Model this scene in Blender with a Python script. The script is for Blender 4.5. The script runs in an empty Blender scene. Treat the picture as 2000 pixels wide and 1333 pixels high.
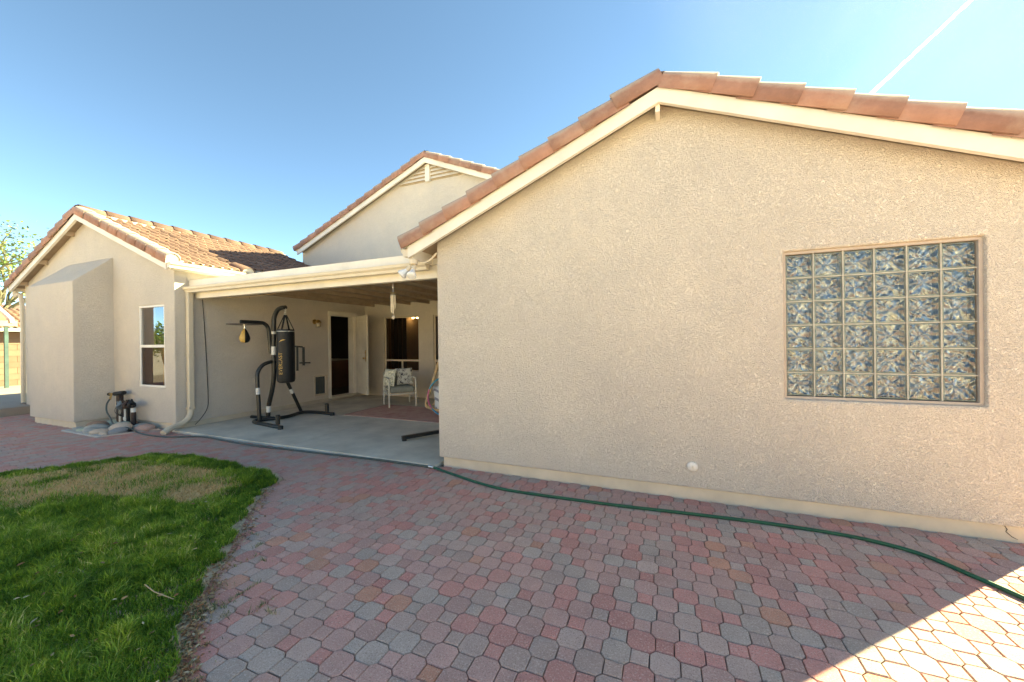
import bpy, bmesh, math, random
import numpy as np
from mathutils import Vector, Matrix, Quaternion
from mathutils.geometry import tessellate_polygon
random.seed(7)
RNG = np.random.default_rng(11)
SC = bpy.context.scene
COL = SC.collection
rad = math.radians

# ------------------------------------------------------------------ camera, world, sun, exposure
H = 1.5
YAW, PITCH, ROLL, FPX = 0.38799852, -0.00099772, -0.01150912, 741.74
fwd = Vector((-math.sin(YAW) * math.cos(PITCH), math.cos(YAW) * math.cos(PITCH), math.sin(PITCH)))
rt0 = Vector((math.cos(YAW), math.sin(YAW), 0)); up0 = rt0.cross(fwd)
CR = rt0 * math.cos(ROLL) + up0 * math.sin(ROLL)
CU = up0 * math.cos(ROLL) - rt0 * math.sin(ROLL)
cam_data = bpy.data.cameras.new('camera'); cam = bpy.data.objects.new('camera', cam_data); COL.objects.link(cam)
cam_data.sensor_width = 36.0; cam_data.lens = FPX / 2000 * 36
cam_data.clip_start = 0.05; cam_data.clip_end = 40000
M = Matrix((( CR.x, CU.x, -fwd.x, 0), (CR.y, CU.y, -fwd.y, 0), (CR.z, CU.z, -fwd.z, H), (0, 0, 0, 1)))
cam.matrix_world = M
SC.camera = cam

SUN = Vector((1.14, 1.10, 1.0)).normalized()
SUN_EL = math.asin(SUN.z); SUN_AZ = math.atan2(SUN.x, SUN.y)
world = bpy.data.worlds.new('World'); SC.world = world; world.use_nodes = True
nt = world.node_tree; nt.nodes.clear()
wo = nt.nodes.new('ShaderNodeOutputWorld'); bg = nt.nodes.new('ShaderNodeBackground')
sky = nt.nodes.new('ShaderNodeTexSky'); sky.sky_type = 'NISHITA'; sky.sun_disc = False
sky.sun_elevation = SUN_EL; sky.sun_rotation = SUN_AZ
sky.altitude = 8500; sky.air_density = 1.0; sky.dust_density = 1.0; sky.ozone_density = 1.0
bg.inputs['Strength'].default_value = 0.063
nt.links.new(sky.outputs[0], bg.inputs['Color']); nt.links.new(bg.outputs[0], wo.inputs['Surface'])

sl = bpy.data.lights.new('sun', 'SUN'); sl.energy = 3.4; sl.angle = rad(0.5); sl.color = (1.0, 0.86, 0.64)
sun = bpy.data.objects.new('sun', sl); COL.objects.link(sun)
sun.rotation_euler = SUN.to_track_quat('Z', 'Y').to_euler(); sun.location = (20, 20, 20)

vs = SC.view_settings
SC.display_settings.display_device = 'sRGB'
vs.view_transform = 'Standard'; vs.look = 'None'; vs.gamma = 1.0; vs.use_curve_mapping = False
vs.exposure = 3.4
vs.use_white_balance = True; vs.white_balance_temperature = 7600; vs.white_balance_tint = -12
SC.cycles.use_denoising = True
SC.cycles.max_bounces = 8; SC.cycles.diffuse_bounces = 5; SC.cycles.transparent_max_bounces = 12
SC.cycles.sample_clamp_indirect = 8.0

def px(P):
    v = Vector(P) - Vector((0, 0, H)); d = v.dot(fwd)
    if d < 0.05: return None
    return (1000 + FPX * v.dot(CR) / d, 666.5 - FPX * v.dot(CU) / d, d)

# ------------------------------------------------------------------ node helpers
def new_mat(name):
    m = bpy.data.materials.new(name); m.use_nodes = True
    n = m.node_tree; b = n.nodes['Principled BSDF']
    return m, n, b
def N(n, t, **kw):
    d = n.nodes.new(t)
    for k, v in kw.items():
        if k in d.inputs: d.inputs[k].default_value = v
        else: setattr(d, k, v)
    return d
def pos_coord(n, local):
    if local: return N(n, 'ShaderNodeTexCoord').outputs['Object']
    return N(n, 'ShaderNodeNewGeometry').outputs['Position']
def mix_col(n, fac, a, b, mode='MIX'):
    d = n.nodes.new('ShaderNodeMix'); d.data_type = 'RGBA'; d.blend_type = mode
    for sock, v in ((d.inputs[0], fac), (d.inputs[6], a), (d.inputs[7], b)):
        if hasattr(v, 'is_output') or hasattr(v, 'links'): n.links.new(v, sock)
        elif isinstance(v, (int, float)): sock.default_value = v
        else: sock.default_value = (*v, 1)
    return d.outputs[2]
def ramp(n, src, stops):
    d = n.nodes.new('ShaderNodeValToRGB'); e = d.color_ramp.elements
    while len(e) < len(stops): e.new(0.5)
    for el, (p, c) in zip(e, stops):
        el.position = p; el.color = (*c, 1) if not isinstance(c, (int, float)) else (c, c, c, 1)
    n.links.new(src, d.inputs[0]); return d.outputs[0]
def noise(n, vec, scale, detail=3, rough=0.55, dist=0.0, out='Fac'):
    d = N(n, 'ShaderNodeTexNoise'); d.inputs['Scale'].default_value = scale; d.inputs['Detail'].default_value = detail
    d.inputs['Roughness'].default_value = rough; d.inputs['Distortion'].default_value = dist
    n.links.new(vec, d.inputs['Vector']); return d.outputs[out]
def bump(n, b, h, strength=0.5, dist=0.01, normal=None):
    d = N(n, 'ShaderNodeBump'); d.inputs['Strength'].default_value = strength; d.inputs['Distance'].default_value = dist
    n.links.new(h, d.inputs['Height'])
    if normal is not None: n.links.new(normal, d.inputs['Normal'])
    if b is not None: n.links.new(d.outputs[0], b.inputs['Normal'])
    return d.outputs[0]

def simple(name, c, rough=0.6, metal=0.0, var=0.12, scale=6, bs=0.0, bscale=60, bdist=0.003, local=False, spec=0.5, objrand=0.0):
    """one colour with soft mottling, optional fine relief and per-object variation"""
    m, n, b = new_mat(name); p = pos_coord(n, local)
    f = noise(n, p, scale, 5, 0.6)
    lo = tuple(max(0, x * (1 - var)) for x in c); hi = tuple(min(1, x * (1 + var)) for x in c)
    col = ramp(n, f, [(0.3, lo), (0.7, hi)])
    if objrand:
        oi = N(n, 'ShaderNodeObjectInfo')
        g = ramp(n, oi.outputs['Random'], [(0, 1 - objrand), (1, 1 + objrand)])
        col = mix_col(n, 1.0, col, g, 'MULTIPLY')
    n.links.new(col, b.inputs['Base Color'])
    b.inputs['Roughness'].default_value = rough; b.inputs['Metallic'].default_value = metal
    b.inputs['Specular IOR Level'].default_value = spec
    if bs: bump(n, b, noise(n, p, bscale, 4, 0.6), bs, bdist)
    return m

def stucco(name, c, fine=68, strength=1.0, stain=0.10):
    """sprayed lace stucco: worm shaped ridges with dirt and relief shade painted into the hollows, broad faded patches, faint drip marks"""
    m, n, b = new_mat(name); p = pos_coord(n, False)
    big = noise(n, p, 0.8, 5, 0.65); mid = noise(n, p, 4.0, 5, 0.65)
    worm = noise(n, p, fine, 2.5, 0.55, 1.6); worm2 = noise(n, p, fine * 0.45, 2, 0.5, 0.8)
    grain = noise(n, p, fine * 2.4, 2, 0.5)
    c1 = ramp(n, big, [(0.3, tuple(x * y for x, y in zip(c, (0.88, 0.885, 0.90)))), (0.7, tuple(min(1, x * y) for x, y in zip(c, (1.05, 1.045, 1.02))))])
    c2 = mix_col(n, ramp(n, mid, [(0.38, 0.0), (0.8, 0.5)]), c1, tuple(x * y for x, y in zip(c, (0.86, 0.88, 0.88))))
    mp = N(n, 'ShaderNodeMapping'); mp.inputs['Scale'].default_value = (2.6, 2.6, 0.16); n.links.new(p, mp.inputs['Vector'])
    drip = noise(n, mp.outputs[0], 1.6, 5, 0.7)
    c2 = mix_col(n, ramp(n, drip, [(0.60, 0.0), (0.80, 0.35)]), c2, tuple(x * y for x, y in zip(c, (0.88, 0.83, 0.74))))
    c3 = mix_col(n, ramp(n, worm, [(0.28, 0.45), (0.42, 0.0)]), c2, tuple(x * y for x, y in zip(c, (0.60, 0.57, 0.53))))  # hollow shade put into the colour; bump alone barely shows in diffuse light
    c3 = mix_col(n, ramp(n, worm, [(0.56, 0.0), (0.70, 0.4)]), c3, tuple(min(0.88, x * 1.10) for x in c))  # ridge crests coloured lighter to bring out the same relief
    n.links.new(c3, b.inputs['Base Color'])
    b.inputs['Roughness'].default_value = 0.95; b.inputs['Specular IOR Level'].default_value = 0.15
    h = N(n, 'ShaderNodeMath', operation='MULTIPLY_ADD')
    sm = ramp(n, worm, [(0.25, 0.0), (0.62, 1.0)])
    n.links.new(grain, h.inputs[0]); h.inputs[1].default_value = 0.3; n.links.new(sm, h.inputs[2])
    h2 = N(n, 'ShaderNodeMath', operation='MULTIPLY_ADD'); n.links.new(worm2, h2.inputs[0]); h2.inputs[1].default_value = 0.5; n.links.new(h.outputs[0], h2.inputs[2])
    bump(n, b, h2.outputs[0], strength, 0.012)
    return m

CREAM = (0.60, 0.515, 0.385)
MAT = {}
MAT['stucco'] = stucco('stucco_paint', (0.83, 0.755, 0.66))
MAT['plinth'] = simple('plinth_paint', (0.62, 0.545, 0.425), 0.9, var=0.10, scale=4, bs=0.3, bscale=40, bdist=0.004)
MAT['trim'] = simple('cream_trim_paint', (0.73, 0.685, 0.605), 0.6, var=0.11, scale=2.5, bs=0.15, bscale=30, bdist=0.003)
MAT['gutter'] = simple('cream_gutter_metal', (0.62, 0.545, 0.42), 0.42, var=0.05, scale=4)
MAT['wood'] = simple('shade_brown_rafters', (0.38, 0.29, 0.20), 0.7, var=0.14, scale=5, bs=0.2, bscale=40)  # cream rafters coloured brown, the shade under the roof is in the colour
MAT['white'] = simple('white_paint', (0.74, 0.71, 0.65), 0.5, var=0.05, scale=6)
MAT['mortar'] = simple('tile_mortar', (0.60, 0.54, 0.45), 0.9, var=0.1, scale=20, bs=0.4, bscale=60)
MAT['black'] = simple('black_powder_coat', (0.018, 0.019, 0.018), 0.38, var=0.2, scale=20)
MAT['blackmat'] = simple('black_vinyl', (0.011, 0.012, 0.013), 0.5, var=0.25, scale=14, bs=0.25, bscale=60, spec=0.3)
MAT['rubber'] = simple('dark_rubber', (0.03, 0.03, 0.028), 0.7, var=0.2)
MAT['steel'] = simple('bright_steel', (0.6, 0.58, 0.55), 0.3, 1.0, var=0.05)
MAT['brass'] = simple('brass', (0.62, 0.42, 0.16), 0.3, 1.0, var=0.1)
MAT['gold'] = simple('gold_print', (0.50, 0.32, 0.085), 0.5, var=0.08)
MAT['label'] = simple('white_sticker', (0.7, 0.7, 0.68), 0.4, var=0.1, scale=40)
MAT['concrete'] = simple('patio_concrete', (0.60, 0.55, 0.45), 0.9, var=0.2, scale=1.8, bs=0.25, bscale=90, bdist=0.002)
MAT['deck'] = simple('pool_deck_concrete', (0.33, 0.28, 0.225), 0.9, var=0.08, scale=2, bs=0.2, bscale=60)
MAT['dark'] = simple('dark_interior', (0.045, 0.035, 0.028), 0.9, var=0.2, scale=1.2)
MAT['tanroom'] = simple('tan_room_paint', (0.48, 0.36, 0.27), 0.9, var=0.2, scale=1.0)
MAT['darkwood'] = simple('cabinet_wood', (0.10, 0.05, 0.03), 0.5, var=0.2, scale=4)
MAT['hose'] = simple('green_hose', (0.012, 0.085, 0.042), 0.42, var=0.2, scale=8)
MAT['hosegrey'] = simple('grey_green_hose', (0.07, 0.085, 0.075), 0.5, var=0.2, scale=8)
MAT['cable'] = simple('black_cable', (0.02, 0.02, 0.02), 0.5)
MAT['frame'] = simple('window_frame_almond', (0.62, 0.54, 0.43), 0.45, var=0.05)
MAT['blockmortar'] = simple('glass_block_joint', (0.42, 0.41, 0.355), 0.75, var=0.18, scale=12, bs=0.3, bscale=50)
MAT['pvc'] = simple('white_pvc', (0.62, 0.62, 0.58), 0.45, var=0.15, scale=20)
MAT['valve'] = simple('grey_blue_valve', (0.16, 0.20, 0.23), 0.5, var=0.25, scale=30)
MAT['brownpipe'] = simple('brown_pipe_wrap', (0.035, 0.02, 0.015), 0.7, var=0.3, scale=20)

def tile_mat(name, c, dirt, top=None):
    m, n, b = new_mat(name); p = pos_coord(n, False)
    oi = N(n, 'ShaderNodeObjectInfo')
    f = noise(n, p, 9, 5, 0.65); g = noise(n, p, 60, 3, 0.6)
    base = ramp(n, f, [(0.25, tuple(x * 0.8 for x in c)), (0.75, tuple(x * 1.16 for x in c))])
    g1 = ramp(n, oi.outputs['Random'], [(0, (0.74, 0.72, 0.74)), (0.5, (1.0, 1.0, 1.0)), (1, (1.18, 1.12, 1.06))])
    base = mix_col(n, 1.0, base, g1, 'MULTIPLY')
    base = mix_col(n, ramp(n, noise(n, p, 3.5, 5, 0.7), [(0.48, 0.0), (0.75, 0.6)]), base, dirt)
    if top:   # the upper roll is bleached and greyed by weather
        tc = N(n, 'ShaderNodeTexCoord'); sp = N(n, 'ShaderNodeSeparateXYZ'); n.links.new(tc.outputs['Object'], sp.inputs[0])
        wv = N(n, 'ShaderNodeMath', operation='MULTIPLY_ADD'); n.links.new(f, wv.inputs[0]); wv.inputs[1].default_value = 0.05; n.links.new(sp.outputs['Z'], wv.inputs[2])
        base = mix_col(n, ramp(n, wv.outputs[0], [(0.115, 0.0), (0.15, 0.75), (0.19, 0.9)]), base, top)
    n.links.new(base, b.inputs['Base Color']); b.inputs['Roughness'].default_value = 0.85
    b.inputs['Specular IOR Level'].default_value = 0.3
    bump(n, b, g, 0.5, 0.004); return m
MAT['tile'] = tile_mat('terracotta_tile', (0.19, 0.118, 0.090), (0.25, 0.17, 0.13))
MAT['raketile'] = tile_mat('rake_tile_clay', (0.34, 0.195, 0.150), (0.42, 0.31, 0.25), (0.42, 0.35, 0.30))
MAT['palertile'] = tile_mat('pale_far_tile', (0.46, 0.31, 0.25), (0.5, 0.38, 0.32))

def paver_mat(name, c, speck):
    m, n, b = new_mat(name); p = pos_coord(n, False)
    oi = N(n, 'ShaderNodeObjectInfo')
    f = noise(n, p, 7, 5, 0.65); g = noise(n, p, 105, 2, 0.65); g2 = noise(n, p, 150, 1.5, 0.6)
    base = ramp(n, f, [(0.25, tuple(x * 0.82 for x in c)), (0.78, tuple(x * 1.15 for x in c))])
    g1 = ramp(n, oi.outputs['Random'], [(0, 0.84), (1, 1.14)])
    base = mix_col(n, 1.0, base, g1, 'MULTIPLY')
    base = mix_col(n, ramp(n, g, [(0.54, 0.0), (0.64, 0.75)]), base, speck)
    base = mix_col(n, ramp(n, g2, [(0.32, 0.7), (0.44, 0.0)]), base, tuple(x * 0.3 for x in c))
    # pale efflorescence and dust in broad patches
    base = mix_col(n, ramp(n, noise(n, p, 1.1, 4, 0.6), [(0.38, 0.14), (0.75, 0.46)]), base, (0.55, 0.365, 0.285))
    n.links.new(base, b.inputs['Base Color']); b.inputs['Roughness'].default_value = 0.88
    b.inputs['Specular IOR Level'].default_value = 0.25
    bump(n, b, g, 0.5, 0.0015); return m
PAV = [paver_mat('paver_red', (0.57, 0.245, 0.208), (0.68, 0.46, 0.38)),
       paver_mat('paver_mauve', (0.52, 0.31, 0.265), (0.64, 0.48, 0.40)),
       paver_mat('paver_grey', (0.44, 0.365, 0.31), (0.62, 0.53, 0.45)),
       paver_mat('paver_orange_red', (0.55, 0.255, 0.165), (0.64, 0.45, 0.34)),
       paver_mat('paver_taupe', (0.48, 0.35, 0.295), (0.62, 0.50, 0.42))]
PAVW = [0.25, 0.32, 0.16, 0.03, 0.24]

def glass_mat(name, tint, ior=1.5, wave=0.0, fac_mul=1.0):
    m, n, b = new_mat(name); n.nodes.remove(b)
    out = n.nodes['Material Output']
    tr = N(n, 'ShaderNodeBsdfTransparent'); tr.inputs[0].default_value = (*tint, 1)
    gl = N(n, 'ShaderNodeBsdfGlossy'); gl.inputs['Roughness'].default_value = 0.0 if not wave else 0.03
    gl.inputs['Color'].default_value = (0.95, 0.97, 1.0, 1)
    fr = N(n, 'ShaderNodeFresnel'); fr.inputs['IOR'].default_value = ior
    mu = N(n, 'ShaderNodeMath', operation='MULTIPLY'); mu.use_clamp = True; mu.inputs[1].default_value = fac_mul
    n.links.new(fr.outputs[0], mu.inputs[0])
    mx = N(n, 'ShaderNodeMixShader')
    n.links.new(mu.outputs[0], mx.inputs[0]); n.links.new(tr.outputs[0], mx.inputs[1]); n.links.new(gl.outputs[0], mx.inputs[2])
    n.links.new(mx.outputs[0], out.inputs['Surface'])
    if wave:
        h = facet(n)
        nb = bump(n, None, h, 1.0, wave)
        n.links.new(nb, gl.inputs['Normal']); n.links.new(nb, fr.inputs['Normal'])
    return m
def facet(n, off=1.0):
    """pressed diagonal ripples crossing in an X, a little different from block to block"""
    tc = N(n, 'ShaderNodeTexCoord'); oi = N(n, 'ShaderNodeObjectInfo')
    sc = N(n, 'ShaderNodeVectorMath', operation='SCALE'); sc.inputs['Scale'].default_value = 4.0 * off; n.links.new(oi.outputs['Location'], sc.inputs[0])
    ad = N(n, 'ShaderNodeVectorMath', operation='ADD'); n.links.new(tc.outputs['Object'], ad.inputs[0]); n.links.new(sc.outputs[0], ad.inputs[1])
    w = noise(n, ad.outputs[0], 9, 2, 0.5, 0.6)
    sp = N(n, 'ShaderNodeSeparateXYZ'); n.links.new(tc.outputs['Object'], sp.inputs[0])
    def math_(op, a, b=None):
        d = N(n, 'ShaderNodeMath', operation=op)
        for i, v in enumerate((a, b)):
            if v is None: continue
            if isinstance(v, (int, float)): d.inputs[i].default_value = v
            else: n.links.new(v, d.inputs[i])
        return d.outputs[0]
    ax, az = math_('ABSOLUTE', sp.outputs['X']), math_('ABSOLUTE', sp.outputs['Z'])
    d1 = math_('ABSOLUTE', math_('SUBTRACT', ax, az)); r_ = math_('ADD', ax, az)
    rays = math_('SINE', math_('ADD', math_('MULTIPLY', d1, 70.0), math_('MULTIPLY', w, 15.0)))
    rings = math_('SINE', math_('ADD', math_('MULTIPLY', r_, 55.0), math_('MULTIPLY', w, 19.0)))
    return math_('MULTIPLY_ADD', math_('ADD', rays, math_('MULTIPLY', rings, 0.7)), 0.28) if False else math_('ADD', math_('MULTIPLY', math_('ADD', rays, math_('MULTIPLY', rings, 0.7)), 0.24), 0.5)
MAT['pane'] = glass_mat('window_glass', (0.66, 0.66, 0.66), 1.5, 0, 1.7)
MAT['pane_bronze'] = glass_mat('tinted_window_glass', (0.42, 0.35, 0.30), 1.5, 0, 0.9)
MAT['blockfront'] = glass_mat('glass_block_face', (0.86, 0.92, 0.95), 1.9, 0.016, 1.2)

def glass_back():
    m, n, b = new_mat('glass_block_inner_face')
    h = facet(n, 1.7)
    col = ramp(n, h, [(0.12, (0.15, 0.17, 0.20)), (0.38, (0.31, 0.38, 0.46)), (0.66, (0.50, 0.60, 0.70)), (0.90, (0.88, 0.93, 0.98))])  # blue and white reflections on the ripples painted into the base colour
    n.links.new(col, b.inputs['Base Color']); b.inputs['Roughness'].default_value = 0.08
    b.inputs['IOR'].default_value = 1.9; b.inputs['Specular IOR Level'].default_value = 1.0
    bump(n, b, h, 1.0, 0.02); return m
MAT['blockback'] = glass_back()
MAT['blockside'] = simple('glass_block_edge', (0.36, 0.43, 0.41), 0.25, var=0.3, scale=40, bs=0.5, bscale=50, bdist=0.01)

# ------------------------------------------------------------------ mesh helpers
class MB:
    def __init__(s): s.v = []; s.f = []; s.m = []
    def add(s, vs, fs, mat=0):
        o = len(s.v); s.v += [tuple(v) for v in vs]
        for f in fs: s.f.append(tuple(i + o for i in f)); s.m.append(mat)
        return s
    def box(s, x0, x1, y0, y1, z0, z1, mat=0):
        return s.add([(x0,y0,z0),(x1,y0,z0),(x1,y1,z0),(x0,y1,z0),(x0,y0,z1),(x1,y0,z1),(x1,y1,z1),(x0,y1,z1)],
                     [(0,3,2,1),(4,5,6,7),(0,1,5,4),(1,2,6,5),(2,3,7,6),(3,0,4,7)], mat)
    def bar(s, a, b, w, h, up=(0,0,1), mat=0):
        a = Vector(a); b = Vector(b); d = (b - a).normalized(); u = Vector(up)
        sd = d.cross(u).normalized() * (w / 2); uu = sd.cross(d).normalized() * (h / 2)
        vs = [a - sd - uu, a + sd - uu, a + sd + uu, a - sd + uu, b - sd - uu, b + sd - uu, b + sd + uu, b - sd + uu]
        return s.add(vs, [(0,3,2,1),(4,5,6,7),(0,1,5,4),(1,2,6,5),(2,3,7,6),(3,0,4,7)], mat)
    def tube(s, pts, r, n=8, closed=False, mat=0, cap=True):
        P = [Vector(p) for p in pts]; k = len(P)
        rs = r if isinstance(r, (list, tuple)) else [r] * k
        T = []
        for i in range(k):
            a = P[(i - 1) % k] if (closed or i > 0) else P[i]; b = P[(i + 1) % k] if (closed or i < k - 1) else P[i]
            T.append((b - a).normalized())
        t = T[0]; ref = Vector((0, 0, 1)) if abs(t.z) < 0.9 else Vector((1, 0, 0))
        u = t.cross(ref).normalized(); vs = []
        for i in range(k):
            u = (u - T[i] * u.dot(T[i])).normalized(); w = T[i].cross(u)
            for j in range(n):
                a = 2 * math.pi * j / n
                vs.append(P[i] + (u * math.cos(a) + w * math.sin(a)) * rs[i])
        fs = []
        for i in range(k if closed else k - 1):
            for j in range(n):
                a = i * n + j; b = i * n + (j + 1) % n; c = ((i + 1) % k) * n
                fs.append((a, b, c + (j + 1) % n, c + j))
        if cap and not closed:
            fs.append(tuple(range(n - 1, -1, -1))); fs.append(tuple((k - 1) * n + j for j in range(n)))
        return s.add(vs, fs, mat)
    def lathe(s, prof, n=16, origin=(0,0,0), axis=(0,0,1), mat=0, sx=1.0, sy=1.0):
        q = Vector((0,0,1)).rotation_difference(Vector(axis).normalized()); o = Vector(origin); vs = []
        for r, z in prof:
            for j in range(n):
                a = 2 * math.pi * j / n
                vs.append(o + q @ Vector((r * math.cos(a) * sx, r * math.sin(a) * sy, z)))
        fs = []; k = len(prof)
        for i in range(k - 1):
            for j in range(n):
                fs.append((i*n+j, i*n+(j+1)%n, (i+1)*n+(j+1)%n, (i+1)*n+j))
        fs.append(tuple(range(n - 1, -1, -1))); fs.append(tuple((k-1)*n+j for j in range(n)))
        return s.add(vs, fs, mat)
    def mesh(s, name, mats, smooth=False, recalc=True):
        me = bpy.data.meshes.new(name); me.from_pydata(s.v, [], s.f)
        for m in (mats if isinstance(mats, (list, tuple)) else [mats]): me.materials.append(m)
        me.polygons.foreach_set('material_index', s.m)
        if recalc:
            bm = bmesh.new(); bm.from_mesh(me); bmesh.ops.recalc_face_normals(bm, faces=bm.faces); bm.to_mesh(me); bm.free()
        if smooth: me.polygons.foreach_set('use_smooth', [True] * len(me.polygons))
        me.update(); return me
    def build(s, name, mats, parent=None, smooth=False, bevel=0, loc=None, recalc=True):
        o = bpy.data.objects.new(name, s.mesh(name, mats, smooth, recalc)); COL.objects.link(o)
        if parent is not None: o.parent = parent
        if loc is not None: o.location = loc
        if smooth: auto_smooth(o)
        if bevel: bev(o, bevel)
        return o
def auto_smooth(o, deg=40):
    me = o.data
    bm = bmesh.new(); bm.from_mesh(me)
    for e in bm.edges:
        if len(e.link_faces) == 2: e.smooth = e.calc_face_angle(3.2) < rad(deg)
    bm.to_mesh(me); bm.free()
def bev(o, w, seg=2):
    m = o.modifiers.new('edge', 'BEVEL'); m.width = w; m.segments = seg; m.limit_method = 'ANGLE'; m.angle_limit = rad(35)
def tag(o, label=None, cat=None, group=None, kind=None):
    if label: o['label'] = label
    if cat: o['category'] = cat
    if group: o['group'] = group
    if kind: o['kind'] = kind
    return o
def empty(name, loc=(0,0,0), rz=0.0):
    o = bpy.data.objects.new(name, None); COL.objects.link(o); o.location = loc; o.rotation_euler = (0,0,rz); o.empty_display_size = 0.1
    return o
def place(name, mesh, parent, mw):
    o = bpy.data.objects.new(name, mesh); COL.objects.link(o); o.parent = parent; o.matrix_world = mw if parent is None else mw
    return o
def smooth_pts(pts, n=8, closed=False):
    P = [Vector(p) for p in pts]; out = []; k = len(P)
    rng = range(k if closed else k - 1)
    for i in rng:
        p0 = P[(i-1) % k] if (closed or i > 0) else P[0]*2 - P[1]
        p1 = P[i]; p2 = P[(i+1) % k]
        p3 = P[(i+2) % k] if (closed or i + 2 < k) else p2*2 - p1
        for j in range(n):
            t = j / n
            out.append(0.5 * ((2*p1) + (p2-p0)*t + (2*p0-5*p1+4*p2-p3)*t*t + (3*p1-p0-3*p2+p3)*t**3))
    if not closed: out.append(P[-1])
    return out
def slab_poly(name, loops, axis, pos, thick, mat, parent=None, bevel=0.0):
    """a flat wall: loops = [outer, hole, ...] of (a, b); axis 'Y': a=x b=z at y=pos going back; axis 'X': a=y b=z at x=pos"""
    tris = tessellate_polygon([[Vector((a, b, 0)) for a, b in L] for L in loops])
    flat = [p for L in loops for p in L]; n = len(flat)
    def P(a, b, d): return (a, pos + d, b) if axis == 'Y' else (pos + d, a, b) if axis == 'X' else (a, b, pos + d)
    mb = MB(); vs = [P(a, b, 0) for a, b in flat] + [P(a, b, thick) for a, b in flat]; fs = []
    for t in tris: fs.append(tuple(t)); fs.append(tuple(i + n for i in reversed(t)))
    o = 0
    for L in loops:
        k = len(L)
        for i in range(k):
            a, b = o + i, o + (i + 1) % k; fs.append((a, b, b + n, a + n))
        o += k
    mb.add(vs, fs)
    ob = mb.build(name, mat, parent)
    if bevel: bev(ob, bevel)
    return ob
def rect(a0, a1, b0, b1): return [(a0, b0), (a1, b0), (a1, b1), (a0, b1)]
def place_local(name, mesh, parent, m):
    o = bpy.data.objects.new(name, mesh); COL.objects.link(o); o.parent = parent; o.matrix_local = m
    return o

# ------------------------------------------------------------------ the setting: ground, hills
def ground_mat():
    m, n, b = new_mat('desert_gravel'); p = pos_coord(n, False)
    c = ramp(n, noise(n, p, 3, 6, 0.7), [(0.3, (0.64, 0.56, 0.46)), (0.7, (0.80, 0.72, 0.62))])  # gravel made extra pale so the unseen yard bounces more light
    n.links.new(c, b.inputs['Base Color']); b.inputs['Roughness'].default_value = 0.95
    bump(n, b, noise(n, p, 40, 3), 0.6, 0.02); return m
mb = MB(); R0 = 9000
mb.add([(-R0,-R0,-0.06),(R0,-R0,-0.06),(R0,R0,-0.06),(-R0,R0,-0.06)], [(0,1,2,3)])
tag(mb.build('ground', ground_mat()), 'tan desert gravel ground reaching to the hills', kind='structure')

def hills():
    mb = MB(); n = 180; vs = []; fs = []
    for i in range(n):
        a = 2 * math.pi * i / n
        h = 0.5 + 0.5 * math.sin(a * 3 + 1) * math.sin(a * 7 + 0.4) + 0.25 * math.sin(a * 17) + 0.12 * math.sin(a * 41 + 2) + 0.08 * math.sin(a * 67)
        h = max(0.12, h)
        for r, k in ((3600, 0.0), (4200, 0.55), (4700, 1.0), (5600, 0.0)):
            jit = 1 + 0.05 * math.sin(a * 53 + r)
            vs.append((r * jit * math.cos(a), r * jit * math.sin(a), -2 + 420 * h * k * (1 + 0.15 * math.sin(a * 29 + r))))
    for i in range(n):
        for j in range(3):
            a = i * 4 + j; b = ((i + 1) % n) * 4 + j
            fs.append((a, b, b + 1, a + 1))
    mb.add(vs, fs)
    m = simple('hill_rock', (0.34, 0.30, 0.29), 0.95, var=0.2, scale=0.004)
    return tag(mb.build('hills', m), 'grey desert hills far away behind the houses', kind='structure')
hills()

# ------------------------------------------------------------------ lawn outline
LAWN = [(-1.72,0.60),(-2.02,0.99),(-2.5,1.30),(-2.88,1.70),(-3.26,2.05),(-3.6,2.40),(-3.84,2.66),(-3.92,2.90),(-4.2,3.02),(-5.1,3.08),
        (-5.8,3.08),(-6.34,3.02),(-6.75,2.62),(-7.0,2.18),(-7.25,1.8),(-7.65,1.2),(-8.1,0.3),(-8.3,-1.6),(-0.9,-1.6),(-1.3,-0.1)]
LA = np.array(LAWN)
def in_lawn(x, y):
    x = np.asarray(x); y = np.asarray(y); c = np.zeros(x.shape, bool)
    for (x0, y0), (x1, y1) in zip(LAWN, LAWN[1:] + LAWN[:1]):
        k = ((y0 > y) != (y1 > y)) & (x < (x1 - x0) * (y - y0) / (y1 - y0 + 1e-12) + x0); c ^= k
    return c
def lawn_edge(x, y):
    d = np.full(np.shape(x), 1e9)
    for (x0, y0), (x1, y1) in zip(LAWN, LAWN[1:] + LAWN[:1]):
        dx, dy = x1 - x0, y1 - y0; t = np.clip(((x - x0) * dx + (y - y0) * dy) / (dx*dx + dy*dy), 0, 1)
        d = np.minimum(d, np.hypot(x - x0 - t*dx, y - y0 - t*dy))
    return d
_G = RNG.random((64, 64))
def vnoise(x, y, s):
    x = np.asarray(x) * s + 100; y = np.asarray(y) * s + 100
    xi = np.floor(x).astype(int); yi = np.floor(y).astype(int); fx = x - xi; fy = y - yi
    fx = fx*fx*(3-2*fx); fy = fy*fy*(3-2*fy)
    g = lambda a, b: _G[a % 64, b % 64]
    return (g(xi,yi)*(1-fx)+g(xi+1,yi)*fx)*(1-fy)+(g(xi,yi+1)*(1-fx)+g(xi+1,yi+1)*fx)*fy

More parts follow.
